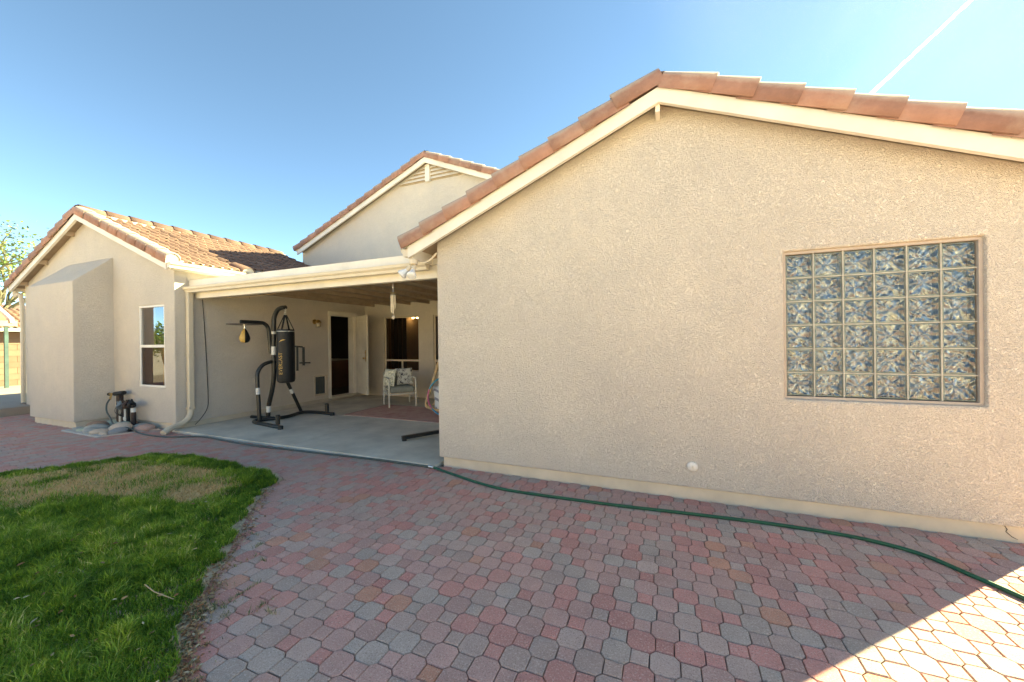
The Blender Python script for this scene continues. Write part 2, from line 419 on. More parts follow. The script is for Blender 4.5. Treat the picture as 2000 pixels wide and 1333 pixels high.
# ------------------------------------------------------------------ paved patio
patio = tag(empty('paved_patio', (0, 0, 0)), 'red and grey octagon and square concrete paving', kind='structure')
SUBX0, SUBX1 = -13.15, 7.5
sandm = simple('joint_sand', (0.13, 0.105, 0.085), 0.95, var=0.25, scale=20)
mb = MB(); mb.add([(SUBX0,-1.7,-0.016),(SUBX1,-1.7,-0.016),(SUBX1,6.0,-0.016),(SUBX0,6.0,-0.016)], [(0,1,2,3)])
mb.build('sand_bed', sandm, patio)
PP = 0.1095; AX, AY = -0.354, 1.769
def paver_shape(kind, gap=0.0022):
    W, S = 0.134, 0.085
    if kind == 'oct':
        c = (W - S) / 2; w = W / 2
        P = [(-w + c, -w), (w - c, -w), (w, -w + c), (w, w - c), (w - c, w), (-w + c, w), (-w, w - c), (-w, -w + c)]
    else:
        w = S / 2; P = [(-w, -w), (w, -w), (w, w), (-w, w)]
    def inset(P, d):
        out = []; n = len(P)
        for i in range(n):
            a, b, c_ = Vector(P[i-1]), Vector(P[i]), Vector(P[(i+1) % n])
            d1 = (b - a).normalized(); d2 = (c_ - b).normalized()
            n1 = Vector((-d1.y, d1.x)); n2 = Vector((-d2.y, d2.x))
            out.append(tuple(b + (n1 + n2) * (d / (1 + n1.dot(n2)))))
        return out
    o = inset(P, gap); t = inset(P, gap + 0.0035); n = len(P)
    vs = [(x, y, 0.0) for x, y in t] + [(x, y, -0.0035) for x, y in o] + [(x, y, -0.03) for x, y in o]
    fs = [tuple(range(n))]
    for i in range(n):
        j = (i + 1) % n
        fs.append((i + n, j + n, j, i)); fs.append((i + 2*n, j + 2*n, j + n, i + n))
    return vs, fs
octv, octf = paver_shape('oct'); sqv, sqf = paver_shape('sq')
PM = {}
for kind, (v, f) in (('oct', (octv, octf)), ('sq', (sqv, sqf))):
    for i, m in enumerate(PAV):
        b_ = MB(); b_.add(v, f); PM[kind, i] = b_.mesh('paver_' + kind, m, recalc=False)
cands = []
rng = random.Random(5)
for i in range(-125, 60):
    for j in range(-31, 42):
        x = AX + i * PP; y = AY + j * PP
        if x < SUBX0 + 0.06 or y > (3.945 if x > -2.55 else 3.80 if x > -8.0 else 3.96 if x > -9.9 else 3.39 if x > -11.65 else 5.0) or x > 5.6 or y < -1.5: continue
        if -9.85 < x < -8.42 and y > 3.24 + max(0, (x + 8.6)) * 2.2: continue
        q = px((x, y, 0))
        if q is None or q[2] < 0.3: q = (-999, 9999, 1)
        if in_lawn(x, y) and lawn_edge(x, y) > 0.16: continue
        kind = 'oct' if (i + j) % 2 == 0 else 'sq'
        q2 = px((x + 0.06, y, 0)) or q; q3 = px((x, y + 0.06, 0)) or q
        area = abs((q2[0]-q[0])*(q3[1]-q[1]) - (q2[1]-q[1])*(q3[0]-q[0])) * (1.0 if kind == 'oct' else 0.55)
        inside = 0 <= q[0] <= 2000 and q[1] <= 1333
        # colour drifts in patches as pallets were laid
        cl = vnoise(x, y, 1.3)
        w = [PAVW[0] * (1.5 if cl > 0.55 else 0.8), PAVW[1], PAVW[2] * (1.5 if cl < 0.45 else 0.7), PAVW[3], PAVW[4]]
        ci = rng.choices(range(5), w)[0]
        tilt = (rng.gauss(0, 0.006), rng.gauss(0, 0.006), rng.gauss(0, 0.012))
        z = rng.gauss(0, 0.0010)
        cands.append((area if inside else 0, kind, x + rng.gauss(0, 0.0007), y + rng.gauss(0, 0.0007), z, tilt, ci))
field = {}
for kind in ('oct', 'sq'):
    L = sorted([c for c in cands if c[1] == kind], key=lambda c: -c[0])
    nm = 'octagonal_paver' if kind == 'oct' else 'square_paver'
    for c in L[:295]:
        o = bpy.data.objects.new(nm, PM[kind, c[6]]); COL.objects.link(o); o.parent = patio
        o.location = (c[2], c[3], c[4]); o.rotation_euler = c[5]
    mb = MB(); v, f = (octv, octf) if kind == 'oct' else (sqv, sqf)
    for c in L[295:]:
        e = Matrix.Translation((c[2], c[3], c[4])) @ (Matrix.Rotation(c[5][2], 4, 'Z') @ Matrix.Rotation(c[5][0], 4, 'X') @ Matrix.Rotation(c[5][1], 4, 'Y'))
        mb.add([e @ Vector(p) for p in v], f, c[6])
    o = mb.build('paver_field', PAV, patio, recalc=False); o['kind'] = 'stuff'
# the same paving carries on out of sight as a plain sheet of the same stone
mb = MB()
mb.add([(5.65,-1.6,-0.009),(SUBX1,-1.6,-0.009),(SUBX1,6.0,-0.009),(5.65,6.0,-0.009)], [(0,1,2,3)])
mb.build('paving_sheet', PAV[1], patio)

# ------------------------------------------------------------------ concrete: patio slab with sawn joints, raised deck at the left
slab = tag(empty('patio_slab'), 'grey concrete patio slab under the patio roof', kind='structure')
for (x0, x1) in ((-7.88, -5.065), (-5.055, -2.57)):
    for (y0, y1) in ((3.82, 5.80), (5.808, 8.33)):
        mb = MB(); mb.box(x0, x1, y0, y1, -0.03, 0.03); mb.build('slab_panel', MAT['concrete'], slab, bevel=0.006)
dk = MB(); dk.box(-20.6, -13.16, -6, 3.84, -0.05, 0.17); dk.box(-20.6, -13.98, 3.84, 9.0, -0.05, 0.17)
tag(dk.build('concrete_deck', MAT['deck'], None, bevel=0.012), 'raised pale concrete deck beyond the left wing', kind='structure')

# ------------------------------------------------------------------ THE HOUSE
house = tag(empty('stucco_house', (0, 0, 0)), 'tan stucco single storey house with three tiled gables and a covered patio', 'house')
WY = 3.88                          # the street of front walls shares one plane
RX, RPITCH = -0.05, 0.4167         # right wing
# walls ------------------------------------------------------------
def wing_outline(x0, x1, xr, zap, pitch, zb):
    return [(x0, zb), (x1, zb), (x1, zap - pitch * (x1 - xr)), (xr, zap), (x0, zap - pitch * (xr - x0))]
RBZ = 3.64; RBH = 0.135            # bargeboard lower apex, height
rw = [wing_outline(-2.55, 2.50, RX, RBZ + RBH - 0.045, RPITCH, 0.115), rect(0.925, 2.165, 0.975, 2.232)]
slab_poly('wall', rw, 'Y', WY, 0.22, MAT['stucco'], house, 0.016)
slab_poly('wall', [rect(4.10, 13.0, 0.115, 2.62)], 'X', -2.55, 0.2, MAT['stucco'], house)
slab_poly('wall', [rect(4.10, 13.0, 0.115, 2.62)], 'X', 2.30, 0.2, MAT['stucco'], house)
mb = MB(); mb.box(-2.505, 2.455, WY + 0.035, WY + 0.2, -0.05, 0.116); mb.box(2.25, 2.455, WY + 0.2, 13, -0.05, 0.116)
mb.build('plinth', MAT['plinth'], house)
# left wing
LX, LPITCH = -10.83, 0.402
LBZ, LBH = 4.0, 0.12
lw = [wing_outline(-13.76, -7.9, LX, LBZ + LBH - 0.045, LPITCH, 0.115), rect(-9.02, -8.205, 0.735, 2.215)]
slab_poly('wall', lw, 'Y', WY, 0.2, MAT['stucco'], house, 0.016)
side = [rect(4.08, 8.36, 0.115, 3.0), rect(7.17, 7.97, 0.125, 2.215), rect(6.70, 7.02, 0.245, 0.67)]
slab_poly('wall', side, 'X', -8.1, 0.2, MAT['stucco'], house)
slab_poly('wall', [rect(4.08, 12.0, 0.115, 2.85)], 'X', -13.76, 0.2, MAT['stucco'], house)
mb = MB(); mb.box(-13.72, -7.945, WY + 0.035, WY + 0.15, -0.05, 0.116); mb.box(-8.1, -7.93, WY + 0.15, 8.36, -0.05, 0.116)
mb.build('plinth', MAT['plinth'], house)
# projecting box on the left wing with a sloped stucco cap
cx0, cx1, cy = -11.66, -9.89, 3.33
mb = MB()
mb.add([(cx0,cy,0.115),(cx1,cy,0.115),(cx1,WY+0.02,0.115),(cx0,WY+0.02,0.115),(cx0,cy,2.67),(cx1,cy,2.67),(cx1,WY+0.02,3.215),(cx0,WY+0.02,3.215)],
       [(0,3,2,1),(4,5,6,7),(0,1,5,4),(1,2,6,5),(2,3,7,6),(3,0,4,7)])
mb.build('chimney_breast', MAT['stucco'], house, bevel=0.016)
mb = MB(); mb.box(cx0 + 0.1, cx1 - 0.03, cy + 0.035, WY + 0.03, -0.05, 0.116); mb.build('plinth', MAT['plinth'], house)
# central gable, back wall of the patio
CYW = 8.35; CX, CBZ, CBH = -5.69, 6.08, 0.135
zc = CBZ + CBH - 0.045
cw = [[(-8.0, 0.03), (-2.5, 0.03), (-2.5, zc - RPITCH * (-2.5 - CX)), (CX, zc), (-10.3, zc - RPITCH * (CX + 10.3)), (-10.3, 3.3), (-8.0, 3.0)],
      rect(-7.23, -6.08, 0.70, 2.19), rect(-5.62, -4.47, 0.70, 2.19)]
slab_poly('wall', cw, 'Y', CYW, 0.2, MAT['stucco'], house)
# the rooms behind the openings (dark, with the counter seen through the door)
def room(x0, x1, y0, y1, z0, z1, skip, mat='dark'):
    mb = MB(); V = [(x0,y0,z0),(x1,y0,z0),(x1,y1,z0),(x0,y1,z0),(x0,y0,z1),(x1,y0,z1),(x1,y1,z1),(x0,y1,z1)]
    F = {'f':(0,1,2,3),'c':(4,7,6,5),'-y':(0,4,5,1),'+x':(1,5,6,2),'+y':(2,6,7,3),'-x':(3,7,4,0)}
    mb.add(V, [f for k, f in F.items() if k not in skip]); return mb.build('room', MAT[mat], house, recalc=False)
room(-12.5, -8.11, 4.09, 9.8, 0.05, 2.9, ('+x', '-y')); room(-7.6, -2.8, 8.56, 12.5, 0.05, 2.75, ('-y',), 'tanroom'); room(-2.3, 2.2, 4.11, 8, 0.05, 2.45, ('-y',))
mb = MB(); mb.box(-10.6, -9.9, 6.2, 9.7, 0.05, 0.92); mb.box(-10.64, -9.86, 6.16, 9.74, 0.92, 0.96, 1)
mb.build('kitchen_counter', [MAT['darkwood'], simple('counter_top', (0.28, 0.25, 0.2), 0.4)], house)
mb = MB(); mb.box(-7.55, -5.4, 10.9, 11.7, 0.05, 0.75); mb.box(-7.55, -5.4, 11.6, 11.8, 0.75, 1.0); mb.build('sofa', MAT['darkwood'], house)
mb = MB()
for k in range(7): mb.box(-7.2 + 0.075 * k, -7.135 + 0.075 * k, 8.62 + 0.02 * (k % 2), 8.64 + 0.02 * (k % 2), 0.75, 2.4)
mb.build('curtain', simple('dark_slate_curtain', (0.05, 0.05, 0.055), 0.9), house)

lamp = tag(empty('ceiling_lamp', (-7.40, 10.0, 2.63)), 'small lit lamp with two warm bulbs seen through the patio window', 'lamp')
mb = MB(); mb.tube([(0,0,0),(0,0,-0.30)], 0.012, 6); mb.tube([(-0.08,0,-0.30),(0.08,0,-0.30)], 0.012, 6); mb.build('stem', MAT['brass'], lamp)
bm2, bn, bb = new_mat('lit_bulb'); bb.inputs['Emission Color'].default_value = (1.0, 0.72, 0.38, 1); bb.inputs['Emission Strength'].default_value = 4.0
for sx_ in (-0.08, 0.08):
    mb = MB(); mb.lathe([(0.01,0.04),(0.035,0.02),(0.045,-0.01),(0.03,-0.04),(0.005,-0.05)], 10, (sx_,0,-0.35)); mb.build('bulb', bm2, lamp, smooth=True)
# roofs ------------------------------------------------------------
def basis(u, v, n, o):
    return Matrix(((u.x, v.x, n.x, o.x), (u.y, v.y, n.y, o.y), (u.z, v.z, n.z, o.z), (0, 0, 0, 1)))
TW, TE, TL = 0.322, 0.355, 0.43     # tile width, exposure, length
def s_tile_mesh(mats):
    """double roll tile in (u across, v up slope, n): two rolls with pans between, thickness at the butt"""
    prof = []
    for q in range(2):
        for i in range(5):
            prof.append((q * 0.161 + 0.105 * i / 4, 0.050 * math.sin(math.pi * i / 4) + 0.008))
        prof.append((q * 0.161 + 0.135, 0.003))
    prof.append((0.328, 0.012))
    vs = []; m = len(prof)
    for v, dz in ((0.0, 0.044), (TL, 0.004)):
        vs += [(u, v, n + dz) for u, n in prof]
    vs += [(u, 0.0, n + 0.044 - 0.022) for u, n in prof]
    fs = []
    for i in range(m - 1):
        fs.append((i, i + 1, m + i + 1, m + i)); fs.append((2*m + i, 2*m + i + 1, i + 1, i))
    mb = MB(); mb.add(vs, fs); me = mb.mesh('roof_tile', mats, recalc=False)
    me.polygons.foreach_set('use_smooth', [True] * len(me.polygons)); 
    return me
TILE = s_tile_mesh(MAT['tile'])
def rake_tile_mesh(flip, L, E, mat):
    """L shaped rake tile: v up slope, u outwards (towards the viewer), n up; apron outside, roll on top"""
    prof = [(0.030, -0.016), (0.034, 0.05), (0.032, 0.092), (0.018, 0.124), (-0.02, 0.148), (-0.07, 0.152), (-0.12, 0.135), (-0.165, 0.09), (-0.185, 0.02)]
    inn = [(0.014, -0.016), (0.018, 0.05), (0.014, 0.088), (-0.02, 0.130), (-0.07, 0.134), (-0.115, 0.118), (-0.15, 0.08), (-0.17, 0.02)]
    sgn = -1 if flip else 1; vs = []; m = len(prof)
    for v, o, dn in ((0.0, 0.018, 0.036), (L, -0.008, 0.0)):
        vs += [(sgn * (u + o * (1 if i < 4 else 0)), v, n + (dn if i > 1 else dn * 0.35)) for i, (u, n) in enumerate(prof)]
    k = len(inn); b = len(vs)
    vs += [(sgn * (u + 0.018 * (1 if i < 3 else 0)), 0.0, n + (0.036 if i > 1 else 0.012)) for i, (u, n) in enumerate(inn)]
    fs = []
    for i in range(m - 1): fs.append((i, i + 1, m + i + 1, m + i))
    for i in range(k - 1): fs.append((i if i < 4 else i + 1, b + i, b + i + 1, i + 1 if i < 3 else i + 2) if i != 3 else (3, b + 3, b + 4, 5))
    fs.append((3, 5, 4))
    fs.append((0, m, m, 0)[:2] + (m,) if False else (0, m, b))
    mb = MB(); mb.add(vs, fs)
    pl = [(u + 0.014 * (1 if i < 3 else 0), n + (0.026 if i > 1 else 0.009)) for i, (u, n) in enumerate(inn)]
    mb.add([(sgn * u, 0.012, n) for u, n in pl] + [(sgn * -0.15, 0.012, 0.0), (sgn * 0.014, 0.012, -0.016)], [tuple(range(len(pl) + 2))], 2)
    # nail head recess on the apron
    c = [(sgn * 0.0405, E * 0.45 + 0.006 * math.cos(a), 0.045 + 0.006 * math.sin(a)) for a in [k_ * math.pi / 4 for k_ in range(8)]]
    mb.add(c, [tuple(range(8)) if flip else tuple(reversed(range(8)))], 1)
    me = mb.mesh('rake_tile', [mat, MAT['rubber'], MAT['mortar']], recalc=False)
    bm = bmesh.new(); bm.from_mesh(me); bmesh.ops.recalc_face_normals(bm, faces=bm.faces); bm.to_mesh(me); bm.free()
    for p in me.polygons: p.use_smooth = len(p.vertices) == 4
    return me
def ridge_mesh(L):
    vs = []; fs = []; k = 8
    for v, r, dz in ((0.0, 0.135, 0.028), (L, 0.120, 0.0)):
        for i in range(k + 1):
            a = math.pi * (i / k); vs.append((r * math.cos(a), v, 0.115 * math.sin(a) + dz))
    for i in range(k + 1):
        a = math.pi * (i / k); vs.append((0.117 * math.cos(a), 0.0, 0.100 * math.sin(a) + 0.028))
    m = k + 1
    for i in range(k): fs.append((i, m + i, m + i + 1, i + 1)); fs.append((2*m + i, i, i + 1, 2*m + i + 1))
    mb = MB(); mb.add(vs, fs); mb.add([(0.117 * math.cos(math.pi*i/k), 0.02, 0.100 * math.sin(math.pi*i/k) + 0.028) for i in range(k + 1)], [tuple(range(k + 1))], 1)
    me = mb.mesh('ridge_tile', [MAT['tile'], MAT['mortar']], recalc=True)
    me.polygons.foreach_set('use_smooth', [True] * len(me.polygons)); return me
RIDGE = ridge_mesh(0.45)
RAKE = {(f): rake_tile_mesh(f, TL + 0.02, TE, MAT['raketile']) for f in (False, True)}

def gable_roof(xr, zdeck, pitch, xl, xright, yf, yb, bh, skew=None, back_in=0.0):
    """deck (part) with bargeboards, rake tiles, ridge tiles and tile fields under it. zdeck: top of deck at the ridge"""
    th = math.atan(pitch); c, s = math.cos(th), math.sin(th)
    mb = MB(); t = 0.03
    pr = [(xl, zdeck - pitch * (xr - xl)), (xr, zdeck), (xright, zdeck - pitch * (xright - xr))]
    for (a, b) in ((0, 1), (1, 2)):
        (xa, za), (xb, zb) = pr[a], pr[b]
        mb.add([(xa,yf+0.045,za),(xb,yf+0.045,zb),(xb,yb,zb),(xa,yb,za),(xa,yf+0.045,za-t),(xb,yf+0.045,zb-t),(xb,yb,zb-t),(xa,yb,za-t)],
               [(0,1,2,3),(7,6,5,4),(4,5,1,0),(6,7,3,2),(5,6,2,1),(7,4,0,3)])
    roof = mb.build('gable_roof', MAT['wood'], house)
    # bargeboards, mitred at the ridge, plumb cut at the eaves
    for (xa, za), (xb, zb) in ((pr[0], pr[1]), (pr[1], pr[2])):
        b = MB(); b.add([(xa,yf,za-bh),(xb,yf,zb-bh),(xb,yf,zb),(xa,yf,za),(xa,yf+0.042,za-bh),(xb,yf+0.042,zb-bh),(xb,yf+0.042,zb),(xa,yf+0.042,za)],
                         [(0,1,2,3),(7,6,5,4),(4,5,1,0),(3,2,6,7),(0,3,7,4),(5,6,2,1)])
        b.build('bargeboard', MAT['trim'], roof)
    return roof, th, pr
def slope_frames(xr, zdeck, th):
    c, s = math.cos(th), math.sin(th)
    return {'R': (Vector((0,1,0)), Vector((-c,0,s)), Vector((s,0,c))), 'L': (Vector((0,-1,0)), Vector((c,0,s)), Vector((-s,0,c)))}
def rake_run(roof, side, th, eave, zeave, ridge_x, yf, first=0.0, name='rake_tile'):
    """rake tiles from the eave end (x, z) up to the ridge"""
    c, s = math.cos(th), math.sin(th)
    length = abs(ridge_x - eave) / c
    v = Vector((c, 0, s)) if side == 'L' else Vector((-c, 0, s)); n = Vector((-s, 0, c)) if side == 'L' else Vector((s, 0, c))
    u = v.cross(n)        # right handed; u = -Y for L, +Y for R
    flip = (side == 'R')  # mesh's outward is +u; for R outward is -u
    over = 0.385 if side == 'L' else 0.43; n_ = max(2, round((length - over) / 0.33)); step = (length - over) / n_; k = 0; d = first
    rr = random.Random(int(abs(eave) * 100))
    while k <= n_:
        o = Vector((eave, yf, zeave)) + v * d + n * (0.002 + (0.016 if (k == n_ and side == 'L') else 0))
        m = basis(u, v, n, o + Vector((0, rr.gauss(0, 0.003), 0)))
        m = m @ Matrix.Rotation(rr.gauss(0, 0.006), 4, 'Z') @ Matrix.Rotation(rr.gauss(0, 0.008), 4, 'X')
        place_local(name, RAKE[flip], roof, m); d += step; k += 1
    return k
# right wing roof
RZD = RBZ + RBH
r_roof, rth, rpr = gable_roof(RX, RZD, RPITCH, -2.82, 2.72, 3.68, 13.0, RBH)
rake_run(r_roof, 'L', rth, -2.88, RZD - RPITCH * (2.88 - 0.05) , RX, 3.68)
rake_run(r_roof, 'R', rth, 2.78, RZD - RPITCH * (2.78 + 0.05), RX, 3.68, first=-0.02)
# left wing roof
LZD = LBZ + LBH
l_roof, lth, lpr = gable_roof(LX, LZD, LPITCH, -13.93, -7.76, 3.70, 4.95, LBH)
rake_run(l_roof, 'L', lth, -14.0, LZD - LPITCH * (14.0 + LX), LX, 3.70)
rake_run(l_roof, 'R', lth, -7.70, LZD - LPITCH * (-7.70 - LX), LX, 3.70)
mb = MB(); t = 0.03   # deck behind the overhang, eave pulled back over the patio roof
for xa, xb in ((-13.93, LX), (LX, -7.92)):
    za, zb = LZD - LPITCH * abs(xa - LX), LZD - LPITCH * abs(xb - LX)
    mb.add([(xa,4.95,za),(xb,4.95,zb),(xb,8.36,zb),(xa,8.36,za),(xa,4.95,za-t),(xb,4.95,zb-t),(xb,8.36,zb-t),(xa,8.36,za-t)],
           [(0,1,2,3),(7,6,5,4),(4,5,1,0),(6,7,3,2),(5,6,2,1),(7,4,0,3)])
mb.build('roof_deck', MAT['wood'], l_roof)
def tile_field(roof, side, xr, zd, th, eave_x, y0, y1, ymin=None):
    fr = slope_frames(xr, zd, th)[side]; u, v, n = fr; c = math.cos(th); pitch = math.tan(th)
    length = abs(eave_x - xr) / c; rows = int((length - 0.12) / TE) + 1
    cols = int(round((y1 - y0) / TW)); rr = random.Random(3)
    for i in range(rows):
        for j in range(cols):
            y = y0 + j * TW if side == 'R' else y1 - j * TW
            d = i * TE
            o = Vector((eave_x, y, zd - pitch * abs(eave_x - xr))) + v * d + n * 0.004
            m = basis(u, v, n, o) @ Matrix.Rotation(rr.gauss(0, 0.008), 4, 'Z') @ Matrix.Translation((rr.gauss(0, 0.003), rr.gauss(0, 0.004), 0))
            place_local('roof_tile', TILE, roof, m)
tile_field(l_roof, 'R', LX, LZD, lth, -7.68, 3.93, 4.90)
tile_field(l_roof, 'R', LX, LZD + 0.02, lth, -7.92, 4.90, 8.25)
for k in range(10):
    m = basis(Vector((1,0,0)), Vector((0,1,0)), Vector((0,0,1)), Vector((LX, 3.74 + k * 0.385, LZD + 0.05)))
    place_local('ridge_tile', RIDGE, l_roof, m @ Matrix.Rotation(random.gauss(0, 0.012), 4, 'Z'))
place_local('ridge_tile', RIDGE, l_roof, basis(Vector((1,0,0)), Vector((0,1,0)), Vector((0,0,1)), Vector((LX, 3.74 + 10 * 0.385, LZD + 0.05))))
mb = MB(); mb.box(LX - 0.115, LX + 0.115, 3.72, 8.1, LZD - 0.03, LZD + 0.075); mb.build('ridge_mortar', MAT['mortar'], l_roof)
# rolled end tile closing the overhang
m = basis(Vector((0,1,0)), Vector((-math.cos(lth),0,math.sin(lth))), Vector((math.sin(lth),0,math.cos(lth))), Vector((-7.66, 4.99, LZD - LPITCH * 3.16 + 0.02)))
place_local('ridge_tile', RIDGE, l_roof, m)
# mortar bird stop under the tile butts, fascia and gutter of the left wing
def gutter(name, a, b, out, parent, mat=None, w=0.115, h=0.10):
    """K style gutter between two points at its top back edge; out = outward unit vector"""
    a = Vector(a); b = Vector(b); o = Vector(out); z = Vector((0,0,1))
    prof = [(0, 0), (0, -h), (w*0.62, -h), (w*0.70, -h*0.62), (w*0.92, -h*0.38), (w*0.97, -h*0.05), (w, -h*0.05), (w, 0.0), (w*0.93, 0.0), (w*0.90, -h*0.12), (w*0.06, -h*0.12)]
    vs = [a + o*p + z*q for p, q in prof] + [b + o*p + z*q for p, q in prof]; n = len(prof)
    fs = [(i, (i+1) % n, n + (i+1) % n, n + i) for i in range(n)] + [tuple(range(n)), tuple(range(2*n-1, n-1, -1))]
    mb = MB(); mb.add(vs, fs); return mb.build(name, mat or MAT['gutter'], parent)
ze = LZD - LPITCH * (-7.76 - LX)
mb = MB(); mb.box(-7.775, -7.735, 3.745, 4.95, ze - 0.12, ze + 0.02); mb.build('fascia', MAT['trim'], l_roof)
mb = MB(); mb.box(-7.79, -7.72, 3.78, 4.95, ze + 0.004, ze + 0.055); mb.build('bird_stop', MAT['mortar'], l_roof)
gutter('gutter', (-7.733, 3.70, ze + 0.0), (-7.733, 4.93, ze + 0.0), (1, 0, 0), l_roof)
mb = MB(); mb.box(-7.95, -7.90, 4.97, 8.3, 2.72, LZD - LPITCH * 2.92 + 0.06); mb.build('fascia', MAT['trim'], l_roof)
ze2 = LZD - LPITCH * (13.93 + LX)
gutter('gutter', (-13.955, 4.95, ze2), (-13.955, 3.70, ze2), (-1, 0, 0), l_roof)
for d in (0.55, 1.75, 2.75):   # lookouts under the left rake
    x = LX - d; z = LZD - LPITCH * d - 0.03
    mb = MB(); mb.box(x - 0.02, x + 0.02, 3.743, 3.875, z - 0.105, z - 0.004); mb.build('lookout', MAT['wood'], l_roof)
for dx in (0.02,):
    mb = MB(); mb.box(RX - 0.03, RX + 0.01, 3.723, 3.878, RZD - 0.03 - 0.17, RZD - 0.036); mb.build('lookout', MAT['trim'], r_roof)
# right wing eave: fascia and gutter seen from the end
zr_ = RZD - RPITCH * (2.82 - 0.05)
mb = MB(); mb.box(-2.82, -2.78, 3.725, 12.9, zr_ - 0.135, zr_ - 0.001); mb.build('fascia', MAT['trim'], r_roof)
gutter('gutter', (-2.823, 12.8, zr_ - 0.01), (-2.823, 3.70, zr_ - 0.01), (-1, 0, 0), r_roof)
# right wing's first ridge caps
for k in range(4):
    place_local('ridge_tile', RIDGE, r_roof, basis(Vector((1,0,0)), Vector((0,1,0)), Vector((0,0,1)), Vector((RX, 3.76 + k * 0.39, RZD + 0.045))))
# central gable roof
CZD = CBZ + CBH
c_roof, cth, cpr = gable_roof(CX, CZD, RPITCH, -10.30, -1.1, 8.15, 15.0, CBH)
rake_run(c_roof, 'L', cth, -10.36, CZD - RPITCH * (CX + 10.36), CX, 8.15)
rake_run(c_roof, 'R', cth, -1.04, CZD - RPITCH * (-1.04 - CX), CX, 8.15)
place_local('ridge_tile', RIDGE, c_roof, basis(Vector((1,0,0)), Vector((0,1,0)), Vector((0,0,1)), Vector((CX, 8.22, CZD + 0.045))))
# louvred gable vent
gv = MB(); zb, za = 5.69, 6.10
gv.add([(-6.62,8.33,zb-0.02),(-4.72,8.33,zb-0.02),(CX,8.33,za+0.02),(-6.62,8.349,zb-0.02),(-4.72,8.349,zb-0.02),(CX,8.349,za+0.02)], [(0,1,2),(3,5,4),(0,3,4,1),(1,4,5,2),(2,5,3,0)])
vent = gv.build('gable_vent', simple('vent_shadow_gap', (0.40, 0.32, 0.22), 0.9), house)
for k in range(4):
    z = zb + 0.005 + k * 0.095; hw = (za - z) / RPITCH - 0.03
    for sgn in (-1, 1):
        x0, x1 = CX + sgn * 0.07, CX + sgn * hw
        if hw < 0.12: continue
        b = MB(); b.add([(x0,8.28,z),(x1,8.28,z),(x1-sgn*0.12,8.335,z+0.07),(x0,8.335,z+0.07),(x0,8.28,z+0.012),(x1,8.28,z+0.012),(x1-sgn*0.12,8.335,z+0.082),(x0,8.335,z+0.082)],
                         [(0,1,2,3),(7,6,5,4),(4,5,1,0),(6,7,3,2),(5,6,2,1),(7,4,0,3)]); b.build('slat', MAT['trim'], vent)
b = MB(); b.box(CX - 0.065, CX + 0.065, 8.26, 8.345, zb - 0.05, za - 0.02); b.build('post', MAT['trim'], vent)

# patio roof -------------------------------------------------------
mb = MB(); mb.box(-7.895, -2.556, 4.13, 8.34, 2.565, 2.63)
cover = mb.build('patio_roof', MAT['wood'], house)
mb = MB(); mb.box(-7.89, -2.86, 4.10, 4.128, 2.50, 2.638); mb.box(-7.89, -2.86, 4.128, 8.3, 2.632, 2.645); mb.build('drip_edge', MAT['trim'], cover)
mb = MB(); mb.box(-7.895, -2.556, 4.18, 4.27, 2.323, 2.49); mb.build('beam', MAT['trim'], cover, bevel=0.004)
mb = MB(); mb.box(-7.895, -2.556, 4.14, 4.178, 2.49, 2.563); mb.build('fascia', MAT['trim'], cover)
gutter('gutter', (-2.80, 4.098, 2.505), (-7.88, 4.098, 2.505), (0, -1, 0), cover, w=0.11, h=0.095)
for k in range(9):
    x = -7.55 + k * 0.605
    mb = MB(); mb.box(x - 0.022, x + 0.022, 4.28, 8.345, 2.485, 2.563); mb.build('rafter', MAT['wood'], cover)

# windows ----------------------------------------------------------
def sash_window(x0, x1, z0, z1, y, depth, rails, parent, fm, pm):
    """frame in the plane y..y+depth; rails: list of ('h', z, xa, xb) / ('v', x, za, zb)"""
    f = 0.035; mb = MB()
    mb.box(x0, x0 + f, y, y + depth, z0, z1); mb.box(x1 - f, x1, y, y + depth, z0, z1)
    mb.box(x0 + f, x1 - f, y, y + depth, z1 - f, z1); mb.box(x0 + f, x1 - f, y, y + depth, z0, z0 + f)
    w = mb.build('window', fm, house)
    for kind, p, a, b in rails:
        r = MB()
        if kind == 'h': r.box(x0 + f + 0.001, x1 - f - 0.001, y - 0.004, y + depth * 0.8, p - 0.024, p + 0.024)
        else: r.box(p - 0.02, p + 0.02, y - 0.003, y + depth * 0.8, a, b)
        r.build('rail', fm, w)
    return w
def pane(w, x0, x1, z0, z1, y, pm):
    b = MB(); b.add([(x0,y,z0),(x1,y,z0),(x1,y,z1),(x0,y,z1)], [(0,1,2,3)]); b.build('pane', pm, w, recalc=False)
w1 = sash_window(-9.019, -8.206, 0.736, 2.214, 3.892, 0.05, [('h', 1.475, 0, 0)], house, MAT['white'], None)
pane(w1, -8.985, -8.241, 1.499, 2.18, 3.917, MAT['pane']); pane(w1, -8.985, -8.241, 0.77, 1.451, 3.908, MAT['pane_bronze'])
